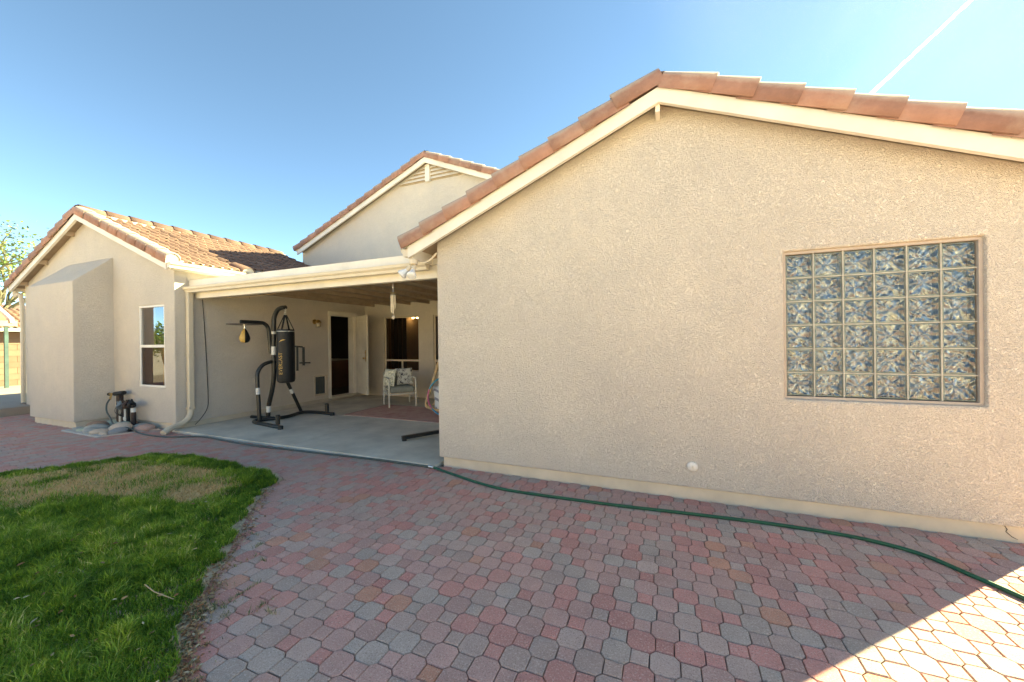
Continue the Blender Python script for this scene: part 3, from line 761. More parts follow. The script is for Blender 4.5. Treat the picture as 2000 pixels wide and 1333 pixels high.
# curtains and blind inside the left window
mb = MB(); mb.box(-8.98, -8.62, 3.944, 3.950, 1.50, 2.178); mb.build('curtain', simple('brown_curtain', (0.20, 0.145, 0.105), 0.9), w1)
mb = MB(); mb.box(-8.983, -8.40, 3.944, 3.950, 0.772, 1.449); mb.box(-8.399, -8.243, 3.944, 3.950, 0.772, 1.449, 1)
mb.build('blind', [simple('brown_screen', (0.26, 0.18, 0.145), 0.9, var=0.3, scale=60), simple('ochre_curtain', (0.62, 0.42, 0.20), 0.9)], w1)
for x0 in (-7.229, -5.619):
    x1 = x0 + 1.148
    w = sash_window(x0, x1, 0.701, 2.189, 8.40, 0.05, [('h', 1.0, 0, 0), ('v', (x0 + x1) / 2, 0.737, 0.975)], house, MAT['frame'], None)
    pane(w, x0 + 0.036, x1 - 0.036, 1.025, 2.152, 8.425, MAT['pane_bronze'])
    pane(w, x0 + 0.036, (x0+x1)/2 - 0.021, 0.737, 0.975, 8.422, MAT['pane_bronze']); pane(w, (x0+x1)/2 + 0.021, x1 - 0.036, 0.737, 0.975, 8.422, MAT['pane_bronze'])

# glass block window ----------------------------------------------
GX0, GX1, GZ0, GZ1, GY = 0.926, 2.164, 0.976, 2.231, 3.925
mb = MB()
fr = 0.022
mb.box(GX0, GX0 + fr, GY - 0.01, GY + 0.10, GZ0, GZ1, 1); mb.box(GX1 - fr, GX1, GY - 0.01, GY + 0.10, GZ0, GZ1, 1)
mb.box(GX0 + fr, GX1 - fr, GY - 0.01, GY + 0.10, GZ1 - fr, GZ1, 1); mb.box(GX0 + fr, GX1 - fr, GY - 0.01, GY + 0.10, GZ0, GZ0 + fr, 1)
bx0, bx1, bz0, bz1 = GX0 + fr, GX1 - fr, GZ0 + fr, GZ1 - fr
sx, sz = (bx1 - bx0) / 6, (bz1 - bz0) / 6; jt = 0.0048
for k in range(1, 6):
    mb.box(bx0 + k*sx - jt, bx0 + k*sx + jt, GY + 0.004, GY + 0.09, bz0, bz1)
for k in range(1, 6):
    for i in range(6):
        xa = bx0 + i*sx + (jt if i else 0) + 0.0005; xb = bx0 + (i+1)*sx - (jt if i < 5 else 0) - 0.0005
        mb.box(xa, xb, GY + 0.006, GY + 0.09, bz0 + k*sz - jt, bz0 + k*sz + jt)
gbw = mb.build('glass_block_window', [MAT['blockmortar'], simple('greige_window_frame', (0.44, 0.38, 0.33), 0.6, var=0.08)], house)
def glass_block_mesh():
    w, h, d, e = sx/2 - jt - 0.001, sz/2 - jt - 0.001, 0.075, 0.009
    mb = MB()
    o = [(-w,-h),(w,-h),(w,h),(-w,h)]; i = [(-w+e,-h+e),(w-e,-h+e),(w-e,h-e),(-w+e,h-e)]
    vs = [(x,0.012,z) for x,z in o] + [(x,0.0,z) for x,z in i] + [(x,d,z) for x,z in i]
    fs_r = [(k,(k+1)%4,4+(k+1)%4,4+k) for k in range(4)]
    mb.add(vs, fs_r, 1); mb.add(vs, [(4,5,6,7)], 0)
    mb.add(vs, [(4+k,8+k,8+(k+1)%4,4+(k+1)%4) for k in range(4)], 1); mb.add(vs, [(8,9,10,11)], 2)
    return mb.mesh('glass_block', [MAT['blockfront'], MAT['blockside'], MAT['blockback']], recalc=False)
GB = glass_block_mesh()
for i in range(6):
    for k in range(6):
        o = bpy.data.objects.new('glass_block', GB); COL.objects.link(o); o.parent = gbw
        o.location = (bx0 + (i + 0.5) * sx, GY + 0.008, bz0 + (k + 0.5) * sz)

# door -------------------------------------------------------------
mb = MB()
for (y0, y1, z0, z1) in ((7.10, 7.168, 0.116, 2.29), (7.972, 8.05, 0.116, 2.29), (7.168, 7.972, 2.217, 2.29)):
    mb.box(-7.925, -7.88, y0, y1, z0, z1)
mb.box(-8.1, -7.93, 7.171, 7.195, 0.126, 2.214); mb.box(-8.1, -7.93, 7.945, 7.969, 0.126, 2.214); mb.box(-8.1, -7.93, 7.196, 7.944, 2.19, 2.214)
dcase = mb.build('door_frame', MAT['trim'], house)
mb = MB(); mb.box(-8.1, -7.82, 7.12, 8.03, 0.085, 0.1245); mb.build('threshold', MAT['concrete'], dcase)
ang = rad(-26.4); hinge = Vector((-7.875, 7.985, 0.14)); dvec = Vector((math.cos(ang), math.sin(ang), 0)); nvec = Vector((-dvec.y, dvec.x, 0))
mb = MB(); L = 0.79
def dp(a, t, z): return hinge + dvec * a + nvec * t + Vector((0, 0, z))
mb.add([dp(0,0,0), dp(L,0,0), dp(L,0.042,0), dp(0,0.042,0), dp(0,0,2.06), dp(L,0,2.06), dp(L,0.042,2.06), dp(0,0.042,2.06)],
       [(0,3,2,1),(4,5,6,7),(0,1,5,4),(1,2,6,5),(2,3,7,6),(3,0,4,7)])
door = mb.build('door', MAT['trim'], house)
for z0, z1 in ((0.18, 0.85), (1.08, 1.90)):
    b = MB(); b.add([dp(0.13,-0.004,z0), dp(L-0.13,-0.004,z0), dp(L-0.13,-0.004,z1), dp(0.13,-0.004,z1), dp(0.10,0.001,z0-0.03), dp(L-0.10,0.001,z0-0.03), dp(L-0.10,0.001,z1+0.03), dp(0.10,0.001,z1+0.03)],
                     [(0,1,2,3),(4,5,1,0),(5,6,2,1),(6,7,3,2),(7,4,0,3)]); b.build('door_panel', MAT['trim'], door)
b = MB(); b.add([dp(L-0.10,-0.003,0.86), dp(L-0.035,-0.003,0.86), dp(L-0.035,-0.003,1.16), dp(L-0.10,-0.003,1.16)], [(0,1,2,3)]); p = dp(L - 0.07, -0.001, 0.95)
b.lathe([(0.03,0),(0.03,0.008),(0.012,0.012),(0.012,0.04),(0.026,0.05),(0.026,0.065),(0.012,0.072)], 12, p, -nvec)
b.lathe([(0.028,0),(0.028,0.012),(0.008,0.016)], 12, dp(L - 0.07, -0.001, 1.10), -nvec); b.build('handle', MAT['brass'], door, smooth=True)
# pet door
mb = MB(); mb.box(-7.905, -7.885, 6.665, 6.70, 0.21, 0.705); mb.box(-7.905, -7.885, 7.02, 7.055, 0.21, 0.705); mb.box(-7.905, -7.885, 6.70, 7.02, 0.67, 0.705); mb.box(-7.905, -7.885, 6.70, 7.02, 0.21, 0.245)
pd = mb.build('pet_door', MAT['frame'], house)
mb = MB(); mb.box(-7.96, -7.95, 6.705, 6.87, 0.25, 0.665); mb.box(-7.95, -7.94, 6.875, 7.015, 0.25, 0.665); mb.build('flap', simple('smoked_flap', (0.07, 0.085, 0.09), 0.3), pd)
# downspout with its flexible elbow
mb = MB(); mb.box(-7.885, -7.80, 4.035, 4.12, 0.33, 2.42)
ds = mb.build('downspout', MAT['gutter'], house, bevel=0.012)
pts = smooth_pts([(-7.842, 4.08, 0.36), (-7.84, 4.06, 0.24), (-7.83, 3.98, 0.15), (-7.81, 3.87, 0.11), (-7.77, 3.74, 0.085), (-7.73, 3.62, 0.03)], 6)
mb = MB(); mb.tube(pts, [0.048 + 0.0015 * (i % 2) for i in range(len(pts))], 12); mb.build('elbow', MAT['gutter'], ds, smooth=True)
for z in (0.36, 1.3): 
    mb = MB(); mb.box(-7.893, -7.793, 4.028, 4.127, z, z + 0.03); mb.build('strap', MAT['gutter'], ds)
# second downspout at the far left eave
mb = MB(); mb.tube(smooth_pts([(-13.99, 3.80, 2.78), (-13.99, 3.80, 2.66), (-13.85, 3.86, 2.5), (-13.83, 3.86, 0.2)], 4), 0.04, 8); mb.build('downspout', MAT['gutter'], house, smooth=True)

# ------------------------------------------------------------------ things fixed to the house
# floodlight under the right eave
fl = tag(empty('floodlight', (-2.79, 3.75, 2.47)), 'twin white floodlight under the corner of the right eave', 'floodlight')
mb = MB(); mb.lathe([(0.055, 0), (0.055, -0.05), (0.04, -0.06)], 14, (0, 0, 0.005)); mb.build('base', MAT['gutter'], fl, smooth=True)
for (dx, dy, dz) in ((-0.8, -0.35, -0.75), (0.12, -0.55, -0.85)):
    d = Vector((dx, dy, dz)).normalized(); o = Vector((0.02 if dx > 0 else -0.01, 0, -0.055))
    arm = MB(); arm.lathe([(0.012, 0), (0.012, 0.03), (0.026, 0.035), (0.03, 0.085), (0.026, 0.09)], 12, o, d); a = arm.build('socket', MAT['gutter'], fl, smooth=True)
    bl = MB(); bl.lathe([(0.024, 0), (0.028, 0.02), (0.055, 0.075), (0.058, 0.09), (0.045, 0.104), (0.0, 0.108)], 16, o + d * 0.085, d); bl.build('bulb', simple('reflector_bulb', (0.72, 0.74, 0.76), 0.25), a, smooth=True)
mb = MB(); mb.tube(smooth_pts([(0.05, 0.03, -0.02), (0.12, 0.05, -0.03), (0.19, 0.08, 0.01), (0.245, 0.125, 0.09)], 6), 0.011, 8); mb.build('conduit', MAT['gutter'], fl, smooth=True)
# wall lamp
wl = tag(empty('wall_lamp', (-7.897, 6.70, 1.99)), 'small brass wall lamp beside the open patio door', 'lamp')
mb = MB(); mb.lathe([(0.06, 0), (0.06, 0.015), (0.03, 0.03)], 16, (0,0,0.02), (1,0,0)); mb.tube(smooth_pts([(0.03,0,0.02),(0.08,0,0.05),(0.12,0,0.06),(0.13,0,0.04)], 5), 0.009, 8); mb.build('bracket', MAT['brass'], wl, smooth=True)
mb = MB(); mb.lathe([(0.02,0.07),(0.045,0.05),(0.05,0.03),(0.07,0.0)], 16, (0.13,0,-0.01)); mb.build('cap', MAT['brass'], wl, smooth=True)
mb = MB(); mb.lathe([(0.05,0.0),(0.058,-0.04),(0.05,-0.09),(0.02,-0.11)], 16, (0.13,0,-0.01)); mb.build('lamp_shade', simple('seeded_glass', (0.32, 0.28, 0.2), 0.2), wl, smooth=True)
# round cover on the right wall
mb = MB(); mb.lathe([(0.046, 0), (0.046, 0.008), (0.038, 0.018), (0.012, 0.024), (0.011, 0.018), (0.002, 0.018)], 24, (0,0,0), (0,-1,0))
pc = mb.build('cleanout_cover', MAT['white'], None, smooth=True, loc=(0.205, 3.876, 0.318))
tag(pc, 'round white cleanout cover low on the right stucco wall', 'cleanout cover')
mb = MB(); mb.lathe([(0.006, 0), (0.006, 0.004), (0.003, 0.005)], 8, (0, -0.0185, 0), (0,-1,0)); mb.build('screw', MAT['steel'], pc)
mb = MB(); mb.tube([(2.26, 3.913, 0.112), (2.275, 3.913, 0.085), (2.268, 3.913, 0.068), (2.30, 3.913, 0.035), (2.33, 3.913, 0.02)], [0.0018, 0.0025, 0.002, 0.0022, 0.0012], 5); mb.build('crack', MAT['rubber'], house)
# hose bib on the patio wall
hb = tag(empty('hose_bib', (-7.9, 5.85, 0.78)), 'small metal hose bib on the patio wall behind the bag', 'faucet')
mb = MB(); mb.lathe([(0.03,0),(0.03,0.01),(0.014,0.012),(0.014,0.08)], 12, (0,0,0), (1,0,0)); mb.tube([(0.08,0,0.0),(0.10,0,-0.02),(0.10,0,-0.06)], 0.012, 8); mb.build('spout', MAT['brass'], hb, smooth=True)
mb = MB(); mb.lathe([(0.006,0),(0.006,0.04),(0.03,0.042),(0.03,0.05)], 12, (0.07,0,0.01), (0,0,1)); mb.build('handle', MAT['valve'], hb)

# wind chime
wc = tag(empty('wind_chime', (-3.54, 4.29, 2.323)), 'pale tube wind chime hanging from the patio beam', 'wind chime')
mb = MB(); mb.tube([(0,0,0),(0,0,-0.14)], 0.003, 6); mb.lathe([(0.012,0),(0.016,-0.012),(0.012,-0.024)], 10, (0,0,-0.045)); mb.build('hanger', MAT['steel'], wc)
mb = MB(); mb.lathe([(0.004,0.012),(0.036,0.006),(0.038,0),(0.03,-0.004)], 16, (0,0,-0.14)); mb.build('top_disc', MAT['brass'], wc, smooth=True)
PALEB = simple('pale_bamboo', (0.70, 0.60, 0.42), 0.4, var=0.1)
for k in range(5):
    a = 2 * math.pi * k / 5 + 0.3; x, y = 0.027 * math.cos(a), 0.027 * math.sin(a)
    mb = MB(); mb.tube([(x,y,-0.17),(x,y,-0.35 - 0.02 * k)], 0.008, 8); mb.tube([(x,y,-0.145),(x,y,-0.17)], 0.0015, 4); mb.build('chime_tube', PALEB, wc, smooth=True)
mb = MB(); mb.tube([(0,0,-0.14),(0,0,-0.46)], 0.0018, 4); mb.lathe([(0.004,0.035),(0.028,0.01),(0.03,0.0),(0.02,-0.02),(0.002,-0.03)], 14, (0,0,-0.48), (0,0,1), 0, 1, 0.4); mb.build('sail', simple('pale_wood', (0.45, 0.38, 0.28), 0.5), wc, smooth=True)

# black cable down the side wall
pts = smooth_pts([(-7.893, 4.31, 2.32), (-7.888, 4.33, 1.9), (-7.885, 4.36, 1.2), (-7.887, 4.38, 0.55), (-7.88, 4.36, 0.32), (-7.86, 4.25, 0.16), (-7.84, 4.14, 0.06)], 8)
mb = MB(); mb.tube(pts, 0.006, 6); tag(mb.build('power_cable', MAT['cable'], None, smooth=True), 'thin black cable hanging down the wall beside the downspout', 'cable')
pts = smooth_pts([(-7.4, 4.32, 2.35), (-7.1, 4.32, 2.315), (-6.7, 4.32, 2.305), (-6.2, 4.32, 2.31), (-5.8, 4.32, 2.345)], 6)
mb = MB(); mb.tube(pts, 0.004, 5); mb.tube([(-6.62, 4.32, 2.304), (-6.60, 4.32, 2.26)], 0.004, 5)
tag(mb.build('string', simple('tan_string', (0.40, 0.28, 0.16), 0.8), None), 'tan string sagging under the left half of the patio beam', 'string')

# ------------------------------------------------------------------ boxing stand, bag and speed bag
st = tag(empty('boxing_stand', (-6.9, 5.0, 0.03)), 'black tubular boxing stand on the patio slab', 'boxing stand')
def W(p): return (p[0] + 6.9, p[1] - 5.0, p[2] - 0.03)
def tube_part(name, pts, r, mat, n=10, sm=6):
    mb = MB(); P = smooth_pts([W(p) for p in pts], sm) if sm else [W(p) for p in pts]; mb.tube(P, r, n); return mb.build(name, mat, st, smooth=True)
tube_part('base_frame', [(-6.13,4.50,0.065),(-6.6,4.57,0.065),(-6.97,4.63,0.065),(-7.10,4.72,0.065),(-7.06,4.90,0.065),(-6.92,5.06,0.065),(-6.92,5.30,0.065),(-7.02,5.55,0.065),(-6.98,5.70,0.065),(-6.7,5.74,0.065),(-6.28,5.72,0.065)], 0.032, MAT['black'])
tube_part('back_foot', [(-7.62,4.99,0.055),(-7.35,5.0,0.06),(-7.0,5.0,0.07)], 0.03, MAT['black'])
main = tube_part('main_post', [(-7.18,5.02,0.05),(-7.16,5.02,0.28),(-7.05,5.02,0.62),(-7.0,5.02,0.90),(-7.0,5.02,1.3),(-6.99,5.02,1.80),(-6.97,5.02,2.0),(-6.88,5.02,2.13),(-6.76,5.01,2.17),(-6.64,5.0,2.175)], 0.040, MAT['black'], 12)
b1 = tube_part('brace', [(-6.985,4.72,0.06),(-7.0,4.72,0.4),(-7.03,4.72,0.80),(-7.04,4.74,0.97),(-7.03,4.82,1.09),(-7.01,4.93,1.14),(-7.0,5.02,1.15)], 0.034, MAT['black'])
b2 = tube_part('brace', [(-7.12,5.70,0.05),(-7.05,5.40,0.58),(-7.0,5.10,1.15)], 0.032, MAT['black'])
tube_part('speed_bag_arm', [(-7.055,5.0,1.30),(-7.06,4.985,1.55),(-7.06,4.96,1.78),(-7.07,4.90,1.87),(-7.09,4.80,1.895),(-7.14,4.50,1.90)], 0.034, MAT['black'])
mb = MB(); mb.lathe([(0.27,0),(0.275,0.008),(0.27,0.016)], 32, W((-7.12,4.56,1.845))); mb.build('platform', simple('platform_edge', (0.10, 0.085, 0.075), 0.5), st)
for (x, y) in ((-6.27, 4.555), (-6.44, 5.735)):
    mb = MB(); mb.lathe([(0.036, 0.0), (0.036, 0.165), (0.03, 0.17)], 14, W((x, y, 0.09))); mb.build('weight_peg', MAT['black'], st, smooth=True)
for (x, y) in ((-6.13, 4.50), (-6.28, 5.72)):
    mb = MB(); mb.lathe([(0.042, 0), (0.042, 0.055), (0.036, 0.06)], 12, W((x, y, 0.03))); mb.build('rubber_foot', MAT['rubber'], st, smooth=True)
def sticker(par, a, b, r, name='sticker'):
    mb = MB(); mb.tube([W(a), W(b)], r, 12); return mb.build(name, MAT['label'], par, smooth=True)
sticker(b1, (-7.012, 4.72, 0.56), (-7.021, 4.72, 0.68), 0.0355); sticker(main, (-7.165, 5.02, 0.17), (-7.157, 5.02, 0.29), 0.042)
sticker(main, (-7.0, 5.02, 1.28), (-6.997, 5.02, 1.44), 0.0412); sticker(main, (-6.993, 5.02, 1.68), (-6.992, 5.02, 1.73), 0.0412)
sticker(b2, (-7.062, 5.45, 0.49), (-7.05, 5.40, 0.58), 0.034)
mb = MB(); mb.tube([W((-6.985,5.06,1.40)), W((-6.85,5.30,1.44)), W((-6.78,5.47,1.42))], 0.016, 8); mb.tube([W((-6.77,5.48,1.42)), W((-6.77,5.48,1.05))], 0.024, 8)
mb.tube([W((-6.86,5.46,1.10)), W((-6.68,5.56,1.10))], 0.014, 8); mb.tube([W((-6.80,5.36,1.44)), W((-6.80,5.36,0.95))], 0.022, 8)
mb.build('accessory_bar', MAT['black'], st, smooth=True)

BX, BY = -6.64, 5.0
bag = tag(empty('punching_bag', (BX, BY, 0.76)), 'tall black punching bag with gold lettering hanging from the stand', 'punching bag')
mb = MB(); BR = 0.152
mb.lathe([(0.02,0.0),(0.115,0.004),(0.142,0.02),(0.150,0.06),(BR,0.12),(BR,0.5),(0.150,0.9),(0.147,0.985),(0.142,1.0),(0.02,1.002)], 32, (0,0,0)); body = mb.build('bag_body', MAT['blackmat'], bag, smooth=True)
mb = MB(); mb.lathe([(0.1495,0.955),(0.1505,0.958),(0.1505,0.968),(0.1495,0.971)], 32, (0,0,0)); mb.build('piping', simple('grey_piping', (0.35, 0.36, 0.35), 0.5), body)
for k in range(4):
    a = math.pi / 2 * k + 0.5; ca, sa = math.cos(a), math.sin(a)
    mb = MB(); mb.bar((0.14*ca, 0.14*sa, 0.93), (0.143*ca, 0.143*sa, 1.0), 0.035, 0.004, (ca, sa, 0)); mb.bar((0.142*ca, 0.142*sa, 1.0), (0.02*ca, 0.02*sa, 1.27), 0.032, 0.005, (-sa*0.01+ca, ca*0.01+sa, 0.5)); mb.build('strap', MAT['blackmat'], bag)
mb = MB()
for k in range(4):
    c = Vector((0, 0, 1.285 + 0.03 * k)); R_ = 0.018
    pts = [c + Vector((R_ * math.cos(t) if k % 2 else 0, 0 if k % 2 else R_ * math.cos(t), R_ * 1.1 * math.sin(t))) for t in [2 * math.pi * i / 10 for i in range(10)]]
    mb.tube(pts, 0.0045, 6, closed=True)
mb.build('chain', MAT['steel'], bag, smooth=True)
def bag_print(text, size, base_angle, z0, stretch=1.0):
    cu = bpy.data.curves.new('lettering', 'FONT'); cu.body = text; cu.size = size; cu.extrude = 0; cu.resolution_u = 3
    to = bpy.data.objects.new('lettering_src', cu); COL.objects.link(to)
    dg = bpy.context.evaluated_depsgraph_get(); me = bpy.data.meshes.new_from_object(to.evaluated_get(dg))
    bpy.data.objects.remove(to); bpy.data.curves.remove(cu)
    for v in me.vertices:           # reading upwards: text x -> height, text y -> round the bag to the left
        ang = base_angle - v.co.y / BR; r = BR + 0.0022
        z = z0 + v.co.x * stretch; v.co = (r * math.cos(ang), r * math.sin(ang), z)
    me.materials.clear(); me.materials.append(MAT['gold'])
    o = bpy.data.objects.new('lettering', me); COL.objects.link(o); o.parent = body; return o
va = math.atan2(-BY, -BX)
bag_print('EVERLAST', 0.095, va - 0.50 + 0.10, 0.16, 0.98)
mb = MB(); A0 = va - 0.42          # swoosh above the lettering
pts = [(-0.055, 0.0, 0.002), (-0.02, 0.028, 0.010), (0.02, 0.042, 0.009), (0.06, 0.046, 0.001)]
up_, lo_ = [], []
for a, z, w in pts:
    ang = A0 + a / BR; r = BR + 0.0022
    up_.append((r*math.cos(ang), r*math.sin(ang), 0.76 + z + w)); lo_.append((r*math.cos(ang), r*math.sin(ang), 0.76 + z - w))
mb.add(up_ + lo_, [(i, i+1, 5+i, 4+i) for i in range(3)]); mb.build('emblem', MAT['gold'], body)

sb = tag(empty('speed_bag', (-7.12, 4.56, 1.845)), 'small black and gold speed bag under the stand platform', 'speed bag')
mb = MB(); mb.tube([(0,0,0),(0,0,-0.07)], 0.012, 8); mb.lathe([(0.03,0),(0.03,-0.012),(0.012,-0.02)], 12, (0,0,0)); mb.build('swivel', MAT['steel'], sb, smooth=True)
prof = [(0.012,-0.07),(0.035,-0.10),(0.062,-0.16),(0.082,-0.22),(0.085,-0.26),(0.072,-0.30),(0.04,-0.325),(0.004,-0.33)]
for k in range(4):
    vs = []; fs = []; n = 5
    for r, z in prof:
        for j in range(n):
            a = va + 0.12 + math.pi / 2 * k + (math.pi / 2) * j / (n - 1); rr_ = r * (1.0 if 0 < j < n - 1 else 0.985); vs.append((rr_ * math.cos(a), rr_ * math.sin(a), z))
    for i in range(len(prof) - 1):
        for j in range(n - 1): fs.append((i*n+j, i*n+j+1, (i+1)*n+j+1, (i+1)*n+j))
    mb = MB(); mb.add(vs, fs); mb.build('panel', MAT['gold'] if k % 2 == 1 else MAT['blackmat'], sb, smooth=True)

# ------------------------------------------------------------------ rug, chair, pillows
def rug_mat():
    m, n, b = new_mat('dusty_pink_rug'); p = pos_coord(n, False)
    f = noise(n, p, 4, 5, 0.7, 0.8); c = ramp(n, f, [(0.3, (0.48, 0.25, 0.21)), (0.55, (0.60, 0.38, 0.32)), (0.75, (0.62, 0.48, 0.40))])
    n.links.new(c, b.inputs['Base Color']); b.inputs['Roughness'].default_value = 0.95; bump(n, b, noise(n, p, 250, 2), 0.5, 0.004); return m
mb = MB(); mb.box(-6.08, -3.2, 5.84, 7.10, 0.031, 0.039); rug = mb.build('rug', rug_mat(), None, bevel=0.003)
tag(rug, 'faded pink patterned rug on the patio slab by the chair', 'rug')
mb = MB(); mb.box(-6.08, -3.2, 5.835, 5.86, 0.0395, 0.042); mb.box(-6.08, -3.2, 7.075, 7.10, 0.0395, 0.042); mb.box(-6.085, -6.06, 5.861, 7.074, 0.0395, 0.042); mb.build('border', simple('rug_border', (0.36, 0.22, 0.19), 0.95), rug)

ch = tag(empty('patio_chair', (-5.80, 7.22, 0.03), rad(51.4)), 'white metal patio chair with grey cushions under the window', 'chair')
wm = simple('white_metal', (0.66, 0.68, 0.63), 0.4, var=0.05); cush = simple('grey_green_cushion', (0.27, 0.30, 0.28), 0.95, var=0.1, scale=10, bs=0.3, bscale=150)
for sx_ in (-1, 1):
    x = 0.30 * sx_
    for (y, top) in ((-0.30, 0.60), (0.30, 0.62)):
        mb = MB(); mb.tube([(x, y, 0.0), (x, y, top - 0.06)], 0.017, 10); mb.build('leg', wm, ch, smooth=True)
    mb = MB(); mb.tube(smooth_pts([(x, -0.30, 0.54), (x, -0.285, 0.60), (x, -0.22, 0.64), (x, 0.0, 0.645), (x, 0.22, 0.64), (x, 0.30, 0.60), (x, 0.31, 0.56)], 5), 0.018, 10); mb.tube([(x, -0.30, 0.40), (x, 0.30, 0.40)], 0.012, 8); mb.build('armrest', wm, ch, smooth=True)
mb = MB(); mb.tube([(-0.30,-0.30,0.29),(0.30,-0.30,0.29)], 0.016, 8); mb.tube([(-0.30,0.30,0.29),(0.30,0.30,0.29)], 0.016, 8)
for sx_ in (-1,1): mb.tube([(0.30*sx_,-0.30,0.29),(0.30*sx_,0.30,0.29)], 0.016, 8)
mb.tube(smooth_pts([(-0.27,0.30,0.3),(-0.27,0.33,0.6),(-0.25,0.36,0.76),(0.25,0.36,0.76),(0.27,0.33,0.6),(0.27,0.30,0.3)], 4), 0.014, 8); mb.build('seat_frame', wm, ch, smooth=True)
def pillow_mesh(w, h, t, n=10):
    vs = []; fs = []
    for s_ in (1, -1):
        for i in range(n + 1):
            for j in range(n + 1):
                a, b_ = 2*i/n - 1, 2*j/n - 1
                k = max(0.0, (1 - a**4) * (1 - b_**4)) ** 0.55
                sq = 1 - 0.10 * (1 - abs(a)) * abs(b_)**3 - 0.0
                vs.append((a * w/2 * (1 - 0.07*(1-b_*b_)*abs(a)), s_ * t/2 * k, b_ * h/2 * (1 - 0.07*(1-a*a)*abs(b_))))
    m = (n+1)*(n+1)
    for o, rev in ((0, False), (m, True)):
        for i in range(n):
            for j in range(n):
                q = (o+i*(n+1)+j, o+(i+1)*(n+1)+j, o+(i+1)*(n+1)+j+1, o+i*(n+1)+j+1); fs.append(tuple(reversed(q)) if rev else q)
    return vs, fs
def soft_box(name, sx_, sy_, sz_, loc, mat, parent, rx=0.0):
    mb = MB(); mb.box(-sx_/2, sx_/2, -sy_/2, sy_/2, -sz_/2, sz_/2); o = mb.build(name, mat, parent); o.location = loc; o.rotation_euler = (rx, 0, 0); bev(o, min(sx_, sy_, sz_) * 0.42, 4); return o
soft_box('seat_cushion', 0.56, 0.58, 0.15, (0, -0.01, 0.385), cush, ch)
soft_box('back_cushion', 0.52, 0.12, 0.36, (0, 0.255, 0.60), cush, ch, rad(-8))
def pillow_mat(name, c1, c2, sc):
    m, n, b = new_mat(name); tc = N(n, 'ShaderNodeTexCoord')
    v = N(n, 'ShaderNodeTexVoronoi'); v.inputs['Scale'].default_value = sc; n.links.new(tc.outputs['Object'], v.inputs['Vector'])
    w = noise(n, tc.outputs['Object'], sc * 0.9, 2, 0.5, 1.0)
    s_ = N(n, 'ShaderNodeMath', operation='ADD'); n.links.new(v.outputs['Distance'], s_.inputs[0]); n.links.new(w, s_.inputs[1])
    c = ramp(n, s_.outputs[0], [(0.66, c2), (0.70, c1), (0.84, c1), (0.88, c2), (0.99, c1)])
    n.links.new(c, b.inputs['Base Color']); b.inputs['Roughness'].default_value = 0.95; bump(n, b, noise(n, tc.outputs['Object'], 300, 1), 0.3, 0.002); return m
pv, pf = pillow_mesh(0.40, 0.40, 0.13)
for label, loc, rz, rx, mat in (
    ('white throw pillow with navy pattern at the right end of the patio chair', (0.14, 0.10, 0.655), 0.10, -0.30, pillow_mat('navy_print', (0.82, 0.84, 0.80), (0.02, 0.028, 0.05), 12)),
    ('white and green leaf print pillow against the left arm of the chair', (-0.22, 0.02, 0.65), -1.15, -0.15, pillow_mat('green_print', (0.76, 0.78, 0.68), (0.10, 0.16, 0.085), 22))):
    mb = MB(); mb.add(pv, pf); o = mb.build('throw_pillow', mat, None, smooth=True)
    o.matrix_world = Matrix.Translation(ch.location) @ Matrix.Rotation(rad(51.4), 4, 'Z') @ Matrix.Translation(loc) @ Matrix.Rotation(rz, 4, 'Z') @ Matrix.Rotation(rx, 4, 'X')
    tag(o, label, 'pillow', 'pillows on the patio chair')

# ------------------------------------------------------------------ hanging hoop chair and hula hoop at the wall corner
sw = tag(empty('swing_chair', (-3.45, 6.0, 0.03)), 'hanging hoop chair with a striped white cushion half hidden by the right wall', 'swing chair')
rat = simple('pale_rattan', (0.50, 0.34, 0.17), 0.6, var=0.15, scale=30)
mb = MB()
mb.bar((-0.20, -1.42, 0.05), (0.65, -0.30, 0.09), 0.06, 0.05); mb.bar((0.45, 0.9, 0.05), (0.65, -0.30, 0.09), 0.06, 0.05); mb.bar((0.65, -0.30, 0.06), (0.65, 0.75, 0.06), 0.05, 0.05)
mb.build('base', MAT['black'], sw)
mb = MB(); mb.lathe([(0.035,0),(0.035,0.03)], 10, (-0.18,-1.39,0.0)); mb.build('foot', MAT['rubber'], sw)
mb = MB(); mb.tube(smooth_pts([(0.66,0.2,0.05),(0.72,0.2,0.8),(0.70,0.15,1.6),(0.5,0.05,2.05),(0.12,0.0,2.1),(0.02,0.0,1.98)], 8), 0.03, 10); mb.build('stand', MAT['black'], sw, smooth=True)
